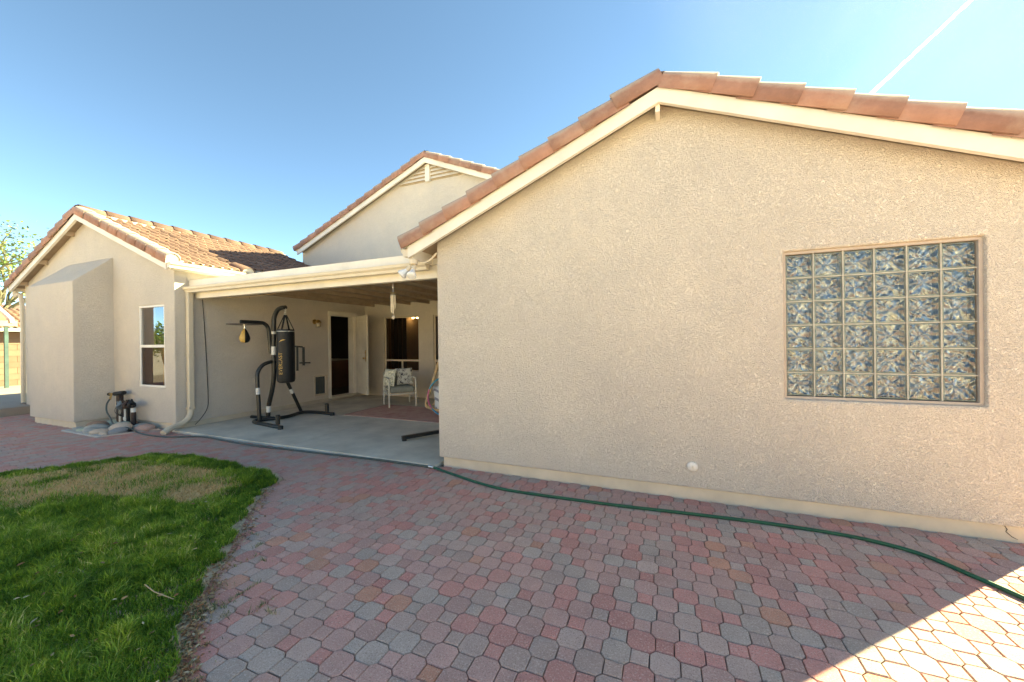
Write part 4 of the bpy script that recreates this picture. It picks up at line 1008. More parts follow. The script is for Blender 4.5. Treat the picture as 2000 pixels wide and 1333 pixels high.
# teardrop hoop
hp = smooth_pts([(0.02,-0.02,1.9),(-0.26,-0.02,1.52),(-0.47,-0.02,1.06),(-0.61,-0.02,0.66),(-0.75,-0.02,0.31),(-0.64,-0.04,0.23),(-0.35,-0.05,0.20),(0.1,-0.05,0.18),(0.45,-0.03,0.24),(0.62,-0.02,0.42),(0.44,-0.02,0.9),(0.20,-0.02,1.45)], 6, True)
mb = MB(); mb.tube(hp, 0.026, 8, closed=True); mb.build('hoop', rat, sw, smooth=True)
mb = MB()
for k in range(8):
    t = k / 7; mb.tube(smooth_pts([(-0.62 + t*0.1, 0.0, 0.30 + 0.02*k), (-0.2, 0.25, 0.24 + 0.09*k), (0.3, 0.25, 0.24 + 0.09*k), (0.55, 0.0, 0.34 + 0.02*k)], 5), 0.008, 6)
mb.build('basket', rat, sw, smooth=True)
def stripes():
    m, n, b = new_mat('striped_cushion'); tc = N(n, 'ShaderNodeTexCoord'); w = N(n, 'ShaderNodeTexWave'); w.inputs['Scale'].default_value = 3.6; w.inputs['Distortion'].default_value = 0.4
    w.bands_direction = 'DIAGONAL'
    n.links.new(tc.outputs['Object'], w.inputs['Vector']); c = ramp(n, w.outputs['Fac'], [(0.72, (0.58, 0.58, 0.57)), (0.85, (0.20, 0.20, 0.24))]); n.links.new(c, b.inputs['Base Color']); b.inputs['Roughness'].default_value = 0.95; return m
mb = MB(); v2, f2 = pillow_mesh(0.86, 0.52, 0.24); mb.add(v2, f2); cu = mb.build('cushion', stripes(), sw, smooth=True); cu.location = (-0.24, 0.06, 0.52); cu.rotation_euler = (rad(-20), rad(-20), 0)
mb = MB()
for k in range(26):
    a = random.random() * 6.28; p = Vector((-0.36 + 0.09 * math.cos(a) * random.random(), -0.03, 0.74 + 0.09 * math.sin(a) * random.random())); d = Vector((random.gauss(0,1), random.gauss(0,1), random.gauss(0,1))).normalized()
    s_ = d.cross(Vector((0.3,0.5,0.8))).normalized() * 0.016; mb.add([p - s_, p + d * 0.03, p + s_, p - d * 0.03], [(0,1,2,3)])
mb.build('flower_garland', simple('yellow_flowers', (0.55, 0.42, 0.05), 0.8), sw, recalc=False)
hh = tag(empty('hula_hoop', (-3.58, 5.86, 0.52), 0.35), 'pink blue and yellow hula hoop leaning on the hoop chair', 'hula hoop')
seg = [(160, 215, (0.50, 0.10, 0.22)), (215, 325, (0.02, 0.22, 0.42)), (325, 400, (0.55, 0.42, 0.06)), (40, 110, (0.50, 0.10, 0.22)), (110, 160, (0.05, 0.30, 0.40))]
for a0, a1, c in seg:
    pts = [(0.42*math.cos(rad(a)), 0.04*math.sin(rad(a)), 0.37*math.sin(rad(a))) for a in np.linspace(a0, a1, 14)]
    mb = MB(); mb.tube(pts, 0.013, 8); mb.build('hoop_section', simple('hoop_plastic', c, 0.3), hh, smooth=True)

# ------------------------------------------------------------------ rock bed and irrigation valves at the left wall
rb = tag(empty('rock_bed', (0, 0, 0)), 'little bed of river rocks edged with concrete below the valves', kind='structure')
mb = MB(); mb.box(-9.86, -8.60, 3.2, 3.91, -0.03, -0.004); mb.add([(-8.6,3.2,-0.004),(-8.28,3.91,-0.004),(-8.6,3.91,-0.004)], [(0,1,2)])
mb.build('soil', simple('bed_soil', (0.20, 0.17, 0.14), 0.95, var=0.3, scale=25), rb)
mb = MB(); mb.bar((-9.88, 3.22, 0.004), (-8.60, 3.20, 0.006), 0.10, 0.03); mb.build('edging', simple('pale_concrete_edging', (0.42, 0.42, 0.40), 0.9, bs=0.4), rb, bevel=0.008)
mb = MB(); mb.bar((-8.60, 3.20, 0.006), (-8.32, 3.86, 0.006), 0.05, 0.03); mb.build('edging', simple('buff_edging', (0.48, 0.40, 0.33), 0.9, bs=0.4), rb, bevel=0.008)
rockm = [simple('rock_' + nm, c, 0.85, var=0.25, scale=12, bs=0.4, bscale=40, local=True) for nm, c in (('brown', (0.26, 0.175, 0.125)), ('grey', (0.34, 0.34, 0.31)), ('sage', (0.40, 0.43, 0.34)), ('buff', (0.52, 0.42, 0.33)), ('slate', (0.24, 0.25, 0.26)), ('rose', (0.42, 0.28, 0.23)))]
def rock_mesh(seed, mat):
    bm = bmesh.new(); bmesh.ops.create_icosphere(bm, subdivisions=2, radius=1); r = random.Random(seed)
    dirs = [Vector((r.gauss(0,1), r.gauss(0,1), r.gauss(0,1))).normalized() for _ in range(7)]
    for v in bm.verts:
        k = 1 + sum(0.10 * max(0, v.co.normalized().dot(d)) ** 3 * (1 if i % 2 else -1) for i, d in enumerate(dirs)); v.co *= k
    me = bpy.data.meshes.new('rock'); bm.to_mesh(me); bm.free(); me.materials.append(mat); me.polygons.foreach_set('use_smooth', [True]*len(me.polygons)); return me
for k, (x, y, s_, m, e, rz) in enumerate([(-9.60,3.55,0.20,0,0.42,0.3),(-9.30,3.42,0.19,1,0.40,0.7),(-9.05,3.62,0.17,2,0.5,0.5),(-8.82,3.52,0.20,3,0.5,0.2),(-8.62,3.42,0.13,4,0.55,0.9),(-9.18,3.30,0.15,1,0.4,0.1),(-8.90,3.30,0.14,3,0.4,1.2),(-8.50,3.72,0.17,5,0.42,0.4),(-9.48,3.75,0.18,2,0.45,0.8),(-9.42,3.30,0.12,2,0.4,0.6),(-9.15,3.80,0.14,0,0.5,0.2),(-8.72,3.76,0.13,1,0.5,0.9),(-9.70,3.33,0.10,1,0.4,0.5),(-8.70,3.28,0.08,3,0.5,0.1)]):
    o = bpy.data.objects.new('rock', rock_mesh(k, rockm[m])); COL.objects.link(o); o.parent = rb; o.location = (x, y, s_ * e * 0.55); o.scale = (s_, s_ * 0.72, s_ * e); o.rotation_euler = (random.gauss(0, .1), random.gauss(0, .1), rz)

iv = tag(empty('irrigation_valves', (-9.1, 3.76, 0.0)), 'cluster of black and white irrigation pipes and valves by the left wall', 'irrigation valves')
def IV(x, y, z): return (x + 9.1, y - 3.76, z)
mb = MB(); mb.tube([IV(-9.40,3.76,0), IV(-9.40,3.76,0.57)], 0.05, 12); mb.build('wrapped_riser', MAT['brownpipe'], iv, smooth=True)
mb = MB(); mb.tube([IV(-9.52,3.74,0.595), IV(-9.25,3.76,0.625)], 0.038, 12); mb.build('wrapped_pipe', MAT['blackmat'], iv, smooth=True)
mb = MB(); mb.tube([IV(-9.52,3.74,0.60), IV(-9.66,3.72,0.59)], 0.016, 8); mb.tube([IV(-9.60,3.73,0.59), IV(-9.57,3.70,0.54), IV(-9.54,3.68,0.50)], 0.016, 8); bib = mb.build('hose_bib', MAT['brass'], iv, smooth=True)
mb = MB(); mb.lathe([(0.03,0),(0.03,0.015)], 10, IV(-9.665,3.72,0.585), (-1,0,0)); mb.build('handle', MAT['rubber'], bib)
for x, z1, mt, r in ((-9.16,0.42,'brownpipe',0.034),(-9.11,0.34,'pvc',0.024),(-9.03,0.36,'blackmat',0.026),(-8.85,0.30,'brownpipe',0.036),(-9.30,0.40,'pvc',0.018)):
    mb = MB(); mb.tube([IV(x,3.72,0), IV(x,3.72,z1)], r, 10); mb.build('pipe', MAT[mt], iv, smooth=True)
mb = MB(); mb.lathe([(0.036,0),(0.036,0.06),(0.03,0.07)], 12, IV(-8.85,3.72,0.30)); mb.build('coupling', MAT['pvc'], iv, smooth=True)
mb = MB(); mb.lathe([(0.034,0),(0.036,0.05),(0.03,0.06)], 12, IV(-9.11,3.72,0.14)); mb.build('coupling', MAT['pvc'], iv, smooth=True)
for x, z, mt in ((-9.24,0.40,'valve'),(-9.03,0.43,'brownpipe'),(-8.86,0.45,'blackmat')):
    mb = MB(); o = Vector(IV(x,3.70,z))
    mb.lathe([(0.03,-0.07),(0.052,-0.05),(0.06,-0.01),(0.055,0.01),(0.035,0.03),(0.02,0.055),(0.012,0.085)], 12, o); mb.tube([o + Vector((-0.09,0,-0.03)), o + Vector((0.09,0,-0.03))], 0.028, 10)
    mb.lathe([(0.022,0),(0.022,0.05)], 8, o + Vector((0.05,-0.02,0.0)), (0.5,-0.6,0.6)); mb.lathe([(0.016,0),(0.016,0.07)], 8, o + Vector((-0.04,0,0.01)), (-0.3,-0.3,1))
    mb.build('valve', MAT[mt], iv, smooth=True)
mb = MB()
for k in range(5): mb.tube(smooth_pts([IV(-9.26+0.03*k,3.66,0.42), IV(-9.22+0.05*k,3.62,0.30), IV(-9.15+0.02*k,3.66,0.22)], 4), 0.005, 5)
mb.build('wires', MAT['cable'], iv)

# ------------------------------------------------------------------ hoses
h1 = smooth_pts([(-9.545,3.675,0.50),(-9.50,3.62,0.42),(-9.40,3.58,0.30),(-9.20,3.55,0.20),(-8.98,3.50,0.13),(-8.75,3.50,0.10),(-8.52,3.55,0.06),(-8.28,3.55,0.014),(-7.9,3.52,0.012),(-7.46,3.56,0.012),(-7.15,3.69,0.012),(-6.89,3.765,0.012),(-6.3,3.73,0.012),(-5.58,3.70,0.012),(-4.6,3.74,0.012),(-3.9,3.775,0.012),(-3.35,3.80,0.012),(-2.9,3.80,0.012),(-2.62,3.80,0.012)], 8)
mb = MB(); mb.tube(h1, 0.0125, 8); hose1 = mb.build('garden_hose', MAT['hosegrey'], None, smooth=True)
tag(hose1, 'dark grey green hose running from the valves along the patio slab edge', 'hose', 'garden hoses')
h2 = smooth_pts([(-2.56,3.79,0.013),(-2.30,3.70,0.013),(-1.95,3.58,0.013),(-1.72,3.515,0.013),(-1.44,3.475,0.013),(-1.0,3.48,0.013),(-0.45,3.50,0.013),(0.15,3.55,0.013),(0.73,3.585,0.013),(1.10,3.58,0.013),(1.36,3.545,0.013),(1.59,3.44,0.013),(1.73,3.25,0.013),(1.86,3.05,0.013),(2.0,2.72,0.013),(2.1,2.2,0.013),(2.0,1.5,0.013)], 8)
mb = MB(); mb.tube(h2, 0.0135, 10); hose2 = mb.build('garden_hose', MAT['hose'], None, smooth=True)
tag(hose2, 'bright green hose curving across the pavers below the right wall', 'hose', 'garden hoses')
mb = MB(); mb.lathe([(0.013,0),(0.018,0.005),(0.018,0.03),(0.014,0.034),(0.014,0.05),(0.019,0.053),(0.019,0.075),(0.014,0.08)], 12, (-2.64,3.80,0.017), (0.97,-0.18,0)); mb.build('coupling', MAT['steel'], hose2, smooth=True)

# ------------------------------------------------------------------ lawn
def lawn_mesh():
    mb = MB(); P = [(x, y) for x, y in LAWN]
    tris = tessellate_polygon([[Vector((x, y, 0)) for x, y in P]]); mb.add([(x, y, 0.004) for x, y in P], [tuple(t) for t in tris]); return mb
def soil_mat():
    m, n, b = new_mat('lawn_soil'); p = pos_coord(n, False)
    c = ramp(n, noise(n, p, 14, 5, 0.7), [(0.28, (0.16, 0.13, 0.08)), (0.45, (0.44, 0.35, 0.23)), (0.70, (0.66, 0.53, 0.38))]); n.links.new(c, b.inputs['Base Color']); b.inputs['Roughness'].default_value = 1.0
    bump(n, b, noise(n, p, 90, 3), 0.8, 0.01); return m
o = lawn_mesh().build('lawn_soil', soil_mat()); 
if o.data.polygons[0].normal.z < 0: o.data.flip_normals()
tag(o, 'bare soil showing between the lawn grass', kind='structure')

def blade_mat(name, stops, trans=0.25):
    m, n, b = new_mat(name); a = N(n, 'ShaderNodeAttribute'); a.attribute_name = 'tint'
    c = ramp(n, a.outputs['Fac'], stops); n.links.new(c, b.inputs['Base Color']); b.inputs['Roughness'].default_value = 0.55; b.inputs['Specular IOR Level'].default_value = 0.3
    tl = N(n, 'ShaderNodeBsdfTranslucent'); n.links.new(c, tl.inputs['Color']); mx = N(n, 'ShaderNodeMixShader'); mx.inputs[0].default_value = trans
    out = n.nodes['Material Output']; n.links.new(b.outputs[0], mx.inputs[1]); n.links.new(tl.outputs[0], mx.inputs[2]); n.links.new(mx.outputs[0], out.inputs['Surface']); return m
def blades(name, x, y, h, w, lean, tint, mat, z0=0.004):
    n = len(x); az = RNG.random(n) * 2 * np.pi; ca, sa = np.cos(az), np.sin(az)
    la = RNG.random(n) * 2 * np.pi; lx, ly = np.cos(la) * lean, np.sin(la) * lean
    V = np.zeros((n, 5, 3)); z0 = np.full(n, z0)
    V[:,0] = np.stack([x - ca*w/2, y - sa*w/2, z0], 1); V[:,1] = np.stack([x + ca*w/2, y + sa*w/2, z0], 1)
    mx_, my_ = x + lx*h*0.35, y + ly*h*0.35; mz = z0 + h*0.6*np.sqrt(np.clip(1 - 0.3*lean**2, .2, 1))
    V[:,2] = np.stack([mx_ + ca*w*0.4, my_ + sa*w*0.4, mz], 1); V[:,3] = np.stack([mx_ - ca*w*0.4, my_ - sa*w*0.4, mz], 1)
    V[:,4] = np.stack([x + lx*h, y + ly*h, z0 + h*np.sqrt(np.clip(1 - 0.75*lean**2, .08, 1))], 1)
    me = bpy.data.meshes.new(name); me.vertices.add(n*5); me.vertices.foreach_set('co', V.reshape(-1))
    base = (np.arange(n)*5)[:,None]; q = (base + np.array([0,1,2,3])).reshape(n,4); t = (base + np.array([3,2,4])).reshape(n,3)
    loops = np.concatenate([q, t], 1).reshape(-1).astype(np.int32); me.loops.add(n*7); me.loops.foreach_set('vertex_index', loops)
    me.polygons.add(n*2); st_ = (np.arange(n)*7)[:,None] + np.array([0,4]); me.polygons.foreach_set('loop_start', st_.reshape(-1).astype(np.int32))
    me.update(calc_edges=True); me.validate()
    at = me.attributes.new('tint', 'FLOAT', 'POINT'); at.data.foreach_set('value', np.repeat(tint, 5).astype(np.float32))
    me.materials.append(mat); o = bpy.data.objects.new(name, me); COL.objects.link(o); return o
n = 760000
gx = RNG.uniform(-8.3, -1.3, n); gy = RNG.uniform(-0.6, 3.15, n)
vx = gx*CR.x + gy*CR.y; dd = gx*fwd.x + gy*fwd.y
keep = (dd > 0.25) & (np.abs(vx / np.maximum(dd, .01)) * FPX < 1420) & (1.5 / np.maximum(dd, .01) * FPX < 1150)
gx, gy = gx[keep], gy[keep]; k = in_lawn(gx, gy); gx, gy = gx[k], gy[k]; e = lawn_edge(gx, gy)
rag = e > 0.09 * (vnoise(gx, gy, 7) - 0.25) + 0.05 * vnoise(gx + 3, gy, 23) * RNG.random(len(gx))
gx, gy, e = gx[rag], gy[rag], e[rag]
dens = vnoise(gx, gy, 9); big = vnoise(gx, gy, 2.2); mid = vnoise(gx, gy, 5)
dist = np.hypot(gx, gy)
# dry patch: a band behind the front half, its far rim stays green
lowline = 1.28 + (gx + 6.3) * 0.31 + (big - 0.5) * 0.45
dry = np.clip((gy - lowline) / 0.22, 0, 1) * np.clip((e - 0.26 - 0.10*(mid-.5)) / 0.12, 0, 1) * np.clip((-3.95 - gx) / 0.25, 0, 1)
dry = dry * np.clip(1.35 - 3.0 * np.clip(vnoise(gx+7, gy, 2.6) - 0.55, 0, 1), 0, 1)
isdry = RNG.random(len(gx)) < dry * (0.80 + 0.19 * np.clip(vnoise(gx+1, gy+2, 4) * 1.6 - 0.2, 0, 1))
keepd = np.where(isdry, RNG.random(len(gx)) < 0.68, RNG.random(len(gx)) < np.clip(0.35 + 0.9*dens, 0, 1) * (1 - 0.30 * dry))
gx, gy, e, dens, big, mid, isdry, dist = [a[keepd] for a in (gx, gy, e, dens, big, mid, isdry, dist)]
g = ~isdry; ng = g.sum(); print('grass blades', ng, isdry.sum())
tuft = np.clip(vnoise(gx[g]+3, gy[g]+5, 14) * 1.5 - 0.45, 0, 1)
hg = (0.025 + 0.045 * dens[g] + 0.02 * RNG.random(ng) + 0.06 * tuft * RNG.random(ng)) * np.where(e[g] < 0.24, 0.66, 1.0) * (0.9 + 0.3 * big[g])
og = blades('grass', gx[g], gy[g], hg, 0.0035 + 0.0035*RNG.random(ng), RNG.random(ng)**0.7, np.clip(0.10 + 0.45*mid[g] + 0.25*tuft + RNG.normal(0, 0.22, ng) - 0.18*(e[g] < 0.24), 0, 1),
            blade_mat('grass_blades', [(0.0, (0.070, 0.140, 0.012)), (0.4, (0.205, 0.325, 0.028)), (0.8, (0.43, 0.54, 0.07)), (1.0, (0.80, 0.68, 0.27))]))
tag(og, 'thick green lawn grass in the left foreground', 'grass', kind='stuff')
d_ = isdry; nd = d_.sum()
od = blades('dry_grass', gx[d_], gy[d_], 0.025 + 0.035*RNG.random(nd), 0.004 + 0.0035*RNG.random(nd), RNG.random(nd)**0.45, np.clip(RNG.random(nd), 0, 1),
            blade_mat('straw_blades', [(0.0, (0.60, 0.38, 0.15)), (0.5, (0.86, 0.61, 0.29)), (0.9, (0.90, 0.72, 0.42)), (1.0, (0.30, 0.34, 0.07))]))
tag(od, 'patch of dry straw coloured grass across the middle of the lawn', 'dry grass', kind='stuff')
# weeds and clippings in the paver joints along the lawn edge
wx, wy = [], []
for (cx_, cy_, sx_, n_) in ((-2.75,1.36,0.10,160),(-2.42,1.22,0.05,120),(-2.62,1.22,0.12,200),(-2.30,1.05,0.08,160),(-2.40,1.33,0.03,90),(-2.95,1.56,0.08,120),(-2.15,0.98,0.06,90)):
    wx.append(RNG.normal(cx_, sx_, n_)); wy.append(cy_ + (wx[-1]-cx_)*0.75 + RNG.normal(0, 0.012, n_))
# straw and creeping shoots spilling over the edge, and growth along the joints of the nearest pavers
ex = RNG.uniform(-3.95, -1.7, 24000); ey = RNG.uniform(0.6, 2.95, 24000); eo = lawn_edge(ex, ey); oo = ~in_lawn(ex, ey) & (ex > -4.0)
pk = oo & (RNG.random(24000) < np.clip(0.75 - eo / (0.03 + 0.11 * vnoise(ex, ey, 4)), 0, 1)); wx.append(ex[pk]); wy.append(ey[pk])
for q in range(70):
    i_, j_ = int(RNG.integers(-27, -13)), int(RNG.integers(-8, 3)); x_, y_ = AX + i_*PP + PP/2 * (1 if q % 2 else -1), AY + j_*PP
    if in_lawn(x_, y_) or lawn_edge(x_, y_) > 0.38 or RNG.random() < 0.25: continue
    m_ = int(RNG.integers(8, 34)); wx.append(RNG.normal(x_, 0.004 if q % 3 else 0.03, m_)); wy.append(RNG.normal(y_, 0.03 if q % 3 else 0.004, m_))
wx = np.concatenate(wx); wy = np.concatenate(wy)
tag(blades('joint_weeds', wx, wy, 0.015 + 0.03*RNG.random(len(wx)), np.full(len(wx), 0.0035), 0.4 + RNG.random(len(wx))*0.6, np.clip(RNG.random(len(wx))*1.1, 0, 1),
    blade_mat('weed_blades', [(0.0, (0.05, 0.11, 0.02)), (0.45, (0.12, 0.19, 0.05)), (0.6, (0.42, 0.33, 0.18)), (1.0, (0.5, 0.4, 0.24))]), 0.0), 'weeds and dry clippings caught in the paver joints by the lawn', 'weeds', kind='stuff')
# fallen leaves
mb = MB(); lr = random.Random(21)
def leaf(x, y, z, s_, mi):
    a = lr.random() * 6.28; d = Vector((math.cos(a), math.sin(a), lr.gauss(0, .25))).normalized(); p = d.cross(Vector((lr.gauss(0,.3), lr.gauss(0,.3), 1))).normalized(); nn = p.cross(d).normalized()
    if nn.z < 0: nn = -nn
    c = Vector((x, y, z)); cu_ = s_ * lr.uniform(0.1, 0.4)
    mb.add([c - d*s_, c - d*s_*0.3 + p*s_*0.45 + nn*cu_, c + d*s_*0.4 + p*s_*0.4 + nn*cu_, c + d*s_ + nn*cu_*0.5, c + d*s_*0.4 - p*s_*0.4 + nn*cu_, c - d*s_*0.3 - p*s_*0.45 + nn*cu_, c], [(0,6,1),(6,2,1),(6,3,2),(0,5,6),(6,5,4),(6,4,3)], mi)
edge = [((-3.84,2.66),(-2.88,1.70)),((-2.88,1.70),(-2.5,1.30)),((-2.5,1.30),(-2.02,0.99)),((-2.5,1.30),(-2.02,0.99)),((-2.02,.99),(-1.72,.6))]
for k in range(1100):
    (x0,y0),(x1,y1) = lr.choice(edge); t = lr.random(); off = lr.gauss(0.02, 0.05)
    leaf(x0+(x1-x0)*t + off*0.7, y0+(y1-y0)*t - off*0.2 + off*0.5, 0.006 + abs(lr.gauss(0, 0.006)), lr.uniform(0.006, 0.017), lr.choices(range(3), (5, 4, 2))[0])
for k in range(110):
    x, y = lr.uniform(-4.2, -1.9), lr.uniform(0.7, 2.2)
    if in_lawn(x, y): leaf(x, y, lr.uniform(0.05, 0.075), lr.uniform(0.009, 0.02), lr.choices(range(3), (3, 4, 4))[0])
for k in range(60):
    x, y = lr.gauss(-2.2, 0.5), lr.gauss(1.35, 0.45)
    if not in_lawn(x, y): leaf(x, y, 0.006, lr.uniform(0.004, 0.009), lr.choice((0, 2)))
o = mb.build('fallen_leaves', [simple('leaf_tan', (0.36, 0.24, 0.12), 0.8, var=0.25, scale=40), simple('leaf_brown', (0.24, 0.12, 0.05), 0.8, var=0.3, scale=40), simple('leaf_pale', (0.52, 0.42, 0.27), 0.8, var=0.2, scale=40)], None, recalc=False)
tag(o, 'small brown fallen leaves along the lawn edge and in the grass', 'leaves', kind='stuff')
mb = MB(); mb.tube([(-2.86,1.245,0.088),(-2.72,1.225,0.092),(-2.555,1.235,0.085)], [0.0035,0.003,0.002], 6)
tag(mb.build('twig', simple('pale_twig', (0.46, 0.34, 0.2), 0.8)), 'pale dry twig lying on the green lawn', 'twig')

# ------------------------------------------------------------------ beyond the left wing
shed = tag(empty('block_outbuilding', (-20.5, 6.0, 0.17)), 'tan block outbuilding with a low tiled roof beyond the concrete deck', 'building')
bm_ = [simple('tan_block_' + s_, c, 0.9, var=0.08, scale=6, bs=0.4, bscale=60) for s_, c in (('a', (0.19, 0.125, 0.085)), ('b', (0.165, 0.11, 0.073)), ('c', (0.205, 0.138, 0.092)))]
mb = MB(); mb.box(-3.2, -0.012, -2.2, 4.6, -0.1, 1.95); mb.build('wall', simple('block_mortar', (0.15, 0.11, 0.07), 0.95), shed)
bmesh_ = []
for m in bm_:
    b = MB(); b.box(-0.03, 0.0, -0.196, 0.196, 0.004, 0.196); bmesh_.append(b.mesh('concrete_block', m))
for r in range(9):
    for c in range(-4, 9):
        y = (c + (0.5 if r % 2 else 0)) * 0.4 - 0.6
        if not -1.8 < y < 2.4: continue
        o = bpy.data.objects.new('concrete_block', random.choice(bmesh_)); COL.objects.link(o); o.parent = shed; o.location = (random.gauss(0, 0.0015), y, r * 0.2)
sp = 0.36; sth = math.atan(sp)
mb = MB(); xe, ze_ = 0.42, 1.93
mb.add([(xe,-2.3,ze_),(xe,4.7,ze_),(-1.7,4.7,ze_+sp*(xe+1.7)),(-1.7,-2.3,ze_+sp*(xe+1.7)),(xe,-2.3,ze_-0.05),(xe,4.7,ze_-0.05),(-1.7,4.7,ze_+sp*(xe+1.7)-0.05),(-1.7,-2.3,ze_+sp*(xe+1.7)-0.05)], [(0,1,2,3),(7,6,5,4),(4,5,1,0),(6,7,3,2),(5,6,2,1),(7,4,0,3)])
srf = mb.build('roof', MAT['wood'], shed)
mb = MB(); mb.box(0.40, 0.44, -2.3, 4.7, 1.83, 1.95); mb.build('fascia', MAT['trim'], srf)
u, v, nn = Vector((0,1,0)), Vector((-math.cos(sth),0,math.sin(sth))), Vector((math.sin(sth),0,math.cos(sth)))
for i in range(6):
    for j in range(14):
        place_local('roof_tile', TILE, srf, basis(u, v, nn, Vector((0.47, -1.6 + j*TW, ze_ - 0.01)) + v*(i*TE) + nn*0.004))
mb = MB(); mb.box(-0.02, 0.012, 0.45, 0.5, 1.25, 1.75); mb.build('vent_pipe', MAT['rubber'], shed)

ram = tag(empty('ramada', (-19.6, 5.13, 0.17)), 'small ramada corner with a green steel post at the far left', 'ramada')
mb = MB(); mb.box(-0.04, 0.04, -0.04, 0.04, 0, 1.98); mb.build('post', simple('green_steel', (0.045, 0.085, 0.075), 0.6, var=0.3, scale=4), ram)
mb = MB(); mb.box(-0.065, 0.065, -2.6, 0.22, 1.98, 2.16); mb.build('beam', MAT['wood'], ram)
mb = MB(); mb.add([(-0.9,-0.02,2.72),(0.10,0.14,2.10),(0.10,0.14,2.22),(-0.9,-0.02,2.86),(-0.9,-0.10,2.72),(0.10,0.06,2.10),(0.10,0.06,2.22),(-0.9,-0.10,2.86)], [(0,1,2,3),(7,6,5,4),(4,5,1,0),(3,2,6,7),(0,3,7,4),(5,6,2,1)]); mb.build('bargeboard', MAT['white'], ram)
mb = MB(); mb.add([(0.25,-0.06,2.16),(0.25,-2.6,2.16),(-1.3,-2.6,2.95),(-1.3,-0.06,2.95),(0.25,-0.06,2.22),(0.25,-2.6,2.22),(-1.3,-2.6,3.01),(-1.3,-0.06,3.01)], [(0,3,2,1),(4,5,6,7),(0,1,5,4),(1,2,6,5),(2,3,7,6),(3,0,4,7)]); mb.build('roof', simple('red_tile_roof', (0.40, 0.14, 0.09), 0.8, bs=0.5, bscale=20), ram)

fh = tag(empty('neighbour_house', (-46, 14, 0)), 'distant pale house with a pinkish tiled roof behind the outbuilding', 'house')
mb = MB(); mb.box(-7, 4, -7, 7, -0.1, 3.1); mb.build('wall', simple('pale_stucco_far', (0.55, 0.48, 0.42), 0.95), fh)
mb = MB(); mb.add([(4.5,-7.5,3.0),(4.5,7.5,3.0),(-1.5,7.5,4.75),(-1.5,-7.5,4.75),(-7.5,-7.5,3.0),(-7.5,7.5,3.0)], [(0,1,2,3),(3,2,5,4),(0,3,4),(1,5,2)]); frf = mb.build('roof', MAT['palertile'], fh)
th_ = math.atan(1.75/6)
u, v, nn = Vector((0,1,0)), Vector((-math.cos(th_),0,math.sin(th_))), Vector((math.sin(th_),0,math.cos(th_)))
mb = MB(); tv = [Vector(w.co) for w in TILE.vertices]; tf = [tuple(p.vertices) for p in TILE.polygons]
for i in range(17):
    for j in range(20):
        m = basis(u, v, nn, Vector((4.55, -3.2 + j*TW, 3.0)) + v*(i*TE) + nn*0.01); mb.add([m @ w for w in tv], tf)
o = mb.build('tile_field', MAT['palertile'], frf, recalc=False); o['kind'] = 'stuff'
for y in (-4, 1, 4.5):
    mb = MB(); mb.box(3.99, 4.05, y - 0.6, y + 0.6, 1.0, 2.3); w = mb.build('window', MAT['white'], fh)
    mb = MB(); mb.box(4.051, 4.06, y - 0.52, y + 0.52, 1.08, 2.22); mb.build('pane', simple('far_glass', (0.06, 0.08, 0.1), 0.1), w)

# trees ------------------------------------------------------------
def tree(name, loc, height, crown_r, label, seed, leaves=5500, leaf=0.17, cols=((0.075, 0.13, 0.022), (0.11, 0.155, 0.03), (0.16, 0.17, 0.04)), spread=1.0, group=None):
    r = random.Random(seed); root = tag(empty(name, loc), label, 'tree', group); mb = MB(); tips = []
    def grow(p, d, L, rad_, lev):
        q = p + d * L; mid = (p + q) / 2 + Vector((r.gauss(0, .06), r.gauss(0, .06), 0)) * L
        mb.tube([p, mid, q], [rad_, rad_ * 0.85, rad_ * 0.68], 6, cap=False)
        if lev == 0: tips.append((q, d)); return
        if lev <= 2: tips.append((q, d))
        for k in range(r.choice((2, 3, 3))):
            nd = (d + Vector((r.gauss(0, .55), r.gauss(0, .55), r.gauss(0.12, .35))) * spread).normalized(); grow(q, nd, L * r.uniform(0.66, 0.84), rad_ * 0.62, lev - 1)
    H0 = height * 0.24
    for k in range(3):
        a = 2.1 * k + r.random(); grow(Vector((0, 0, -0.05)), Vector((0.35 * math.cos(a), 0.35 * math.sin(a), 1)).normalized(), H0, height * 0.018, 4)
    mb.build('trunk', simple('bark_' + name, (0.13, 0.12, 0.07), 0.9, var=0.3, scale=3, bs=0.5, bscale=20), root, smooth=True)
    lb = MB()
    for i in range(leaves):
        t, d = r.choice(tips); s_ = crown_r * 0.14; p = t + Vector([max(-1.7, min(1.7, r.gauss(0, 1))) * s_ * k_ for k_ in (1, 1, 0.8)])
        a = Vector((r.gauss(0,1), r.gauss(0,1), r.gauss(0,.6))).normalized(); b_ = a.cross(Vector((r.gauss(0,1), r.gauss(0,1), r.gauss(0,1)))).normalized()
        l = leaf * r.uniform(.5, 1.2); w = l * 0.30
        lb.add([p, p + a*l*0.5 + b_*w, p + a*l, p + a*l*0.5 - b_*w], [(0,1,2,3)], r.choices(range(3), (4, 4, 2))[0])
    lb.build('crown', [simple('leaf_%s_%d' % (name, i), c, 0.7, var=0.2, scale=2) for i, c in enumerate(cols)], root, recalc=False); return root
tree('palo_verde_tree', (-33.0, 7.5, 0), 10.4, 4.6, 'airy yellow green tree rising behind the far left roofs', 4)
tree('palo_verde_tree', (-21.5, -2.6, 0), 3.4, 1.6, 'bushy green tree beyond the deck outside the left edge', 9, 2600, 0.13)
# unseen wall added behind the viewer for glass reflections and bounce light
mb = MB(); mb.box(-24, 16, -9.3, -9.1, -0.1, 1.9); bw = mb.build('bounce_wall', simple('bounce_wall_block', (0.58, 0.48, 0.36), 0.95, bs=0.4, bscale=20))
tag(bw, 'tan block wall added behind the viewer to reflect and bounce sunlight', 'wall')

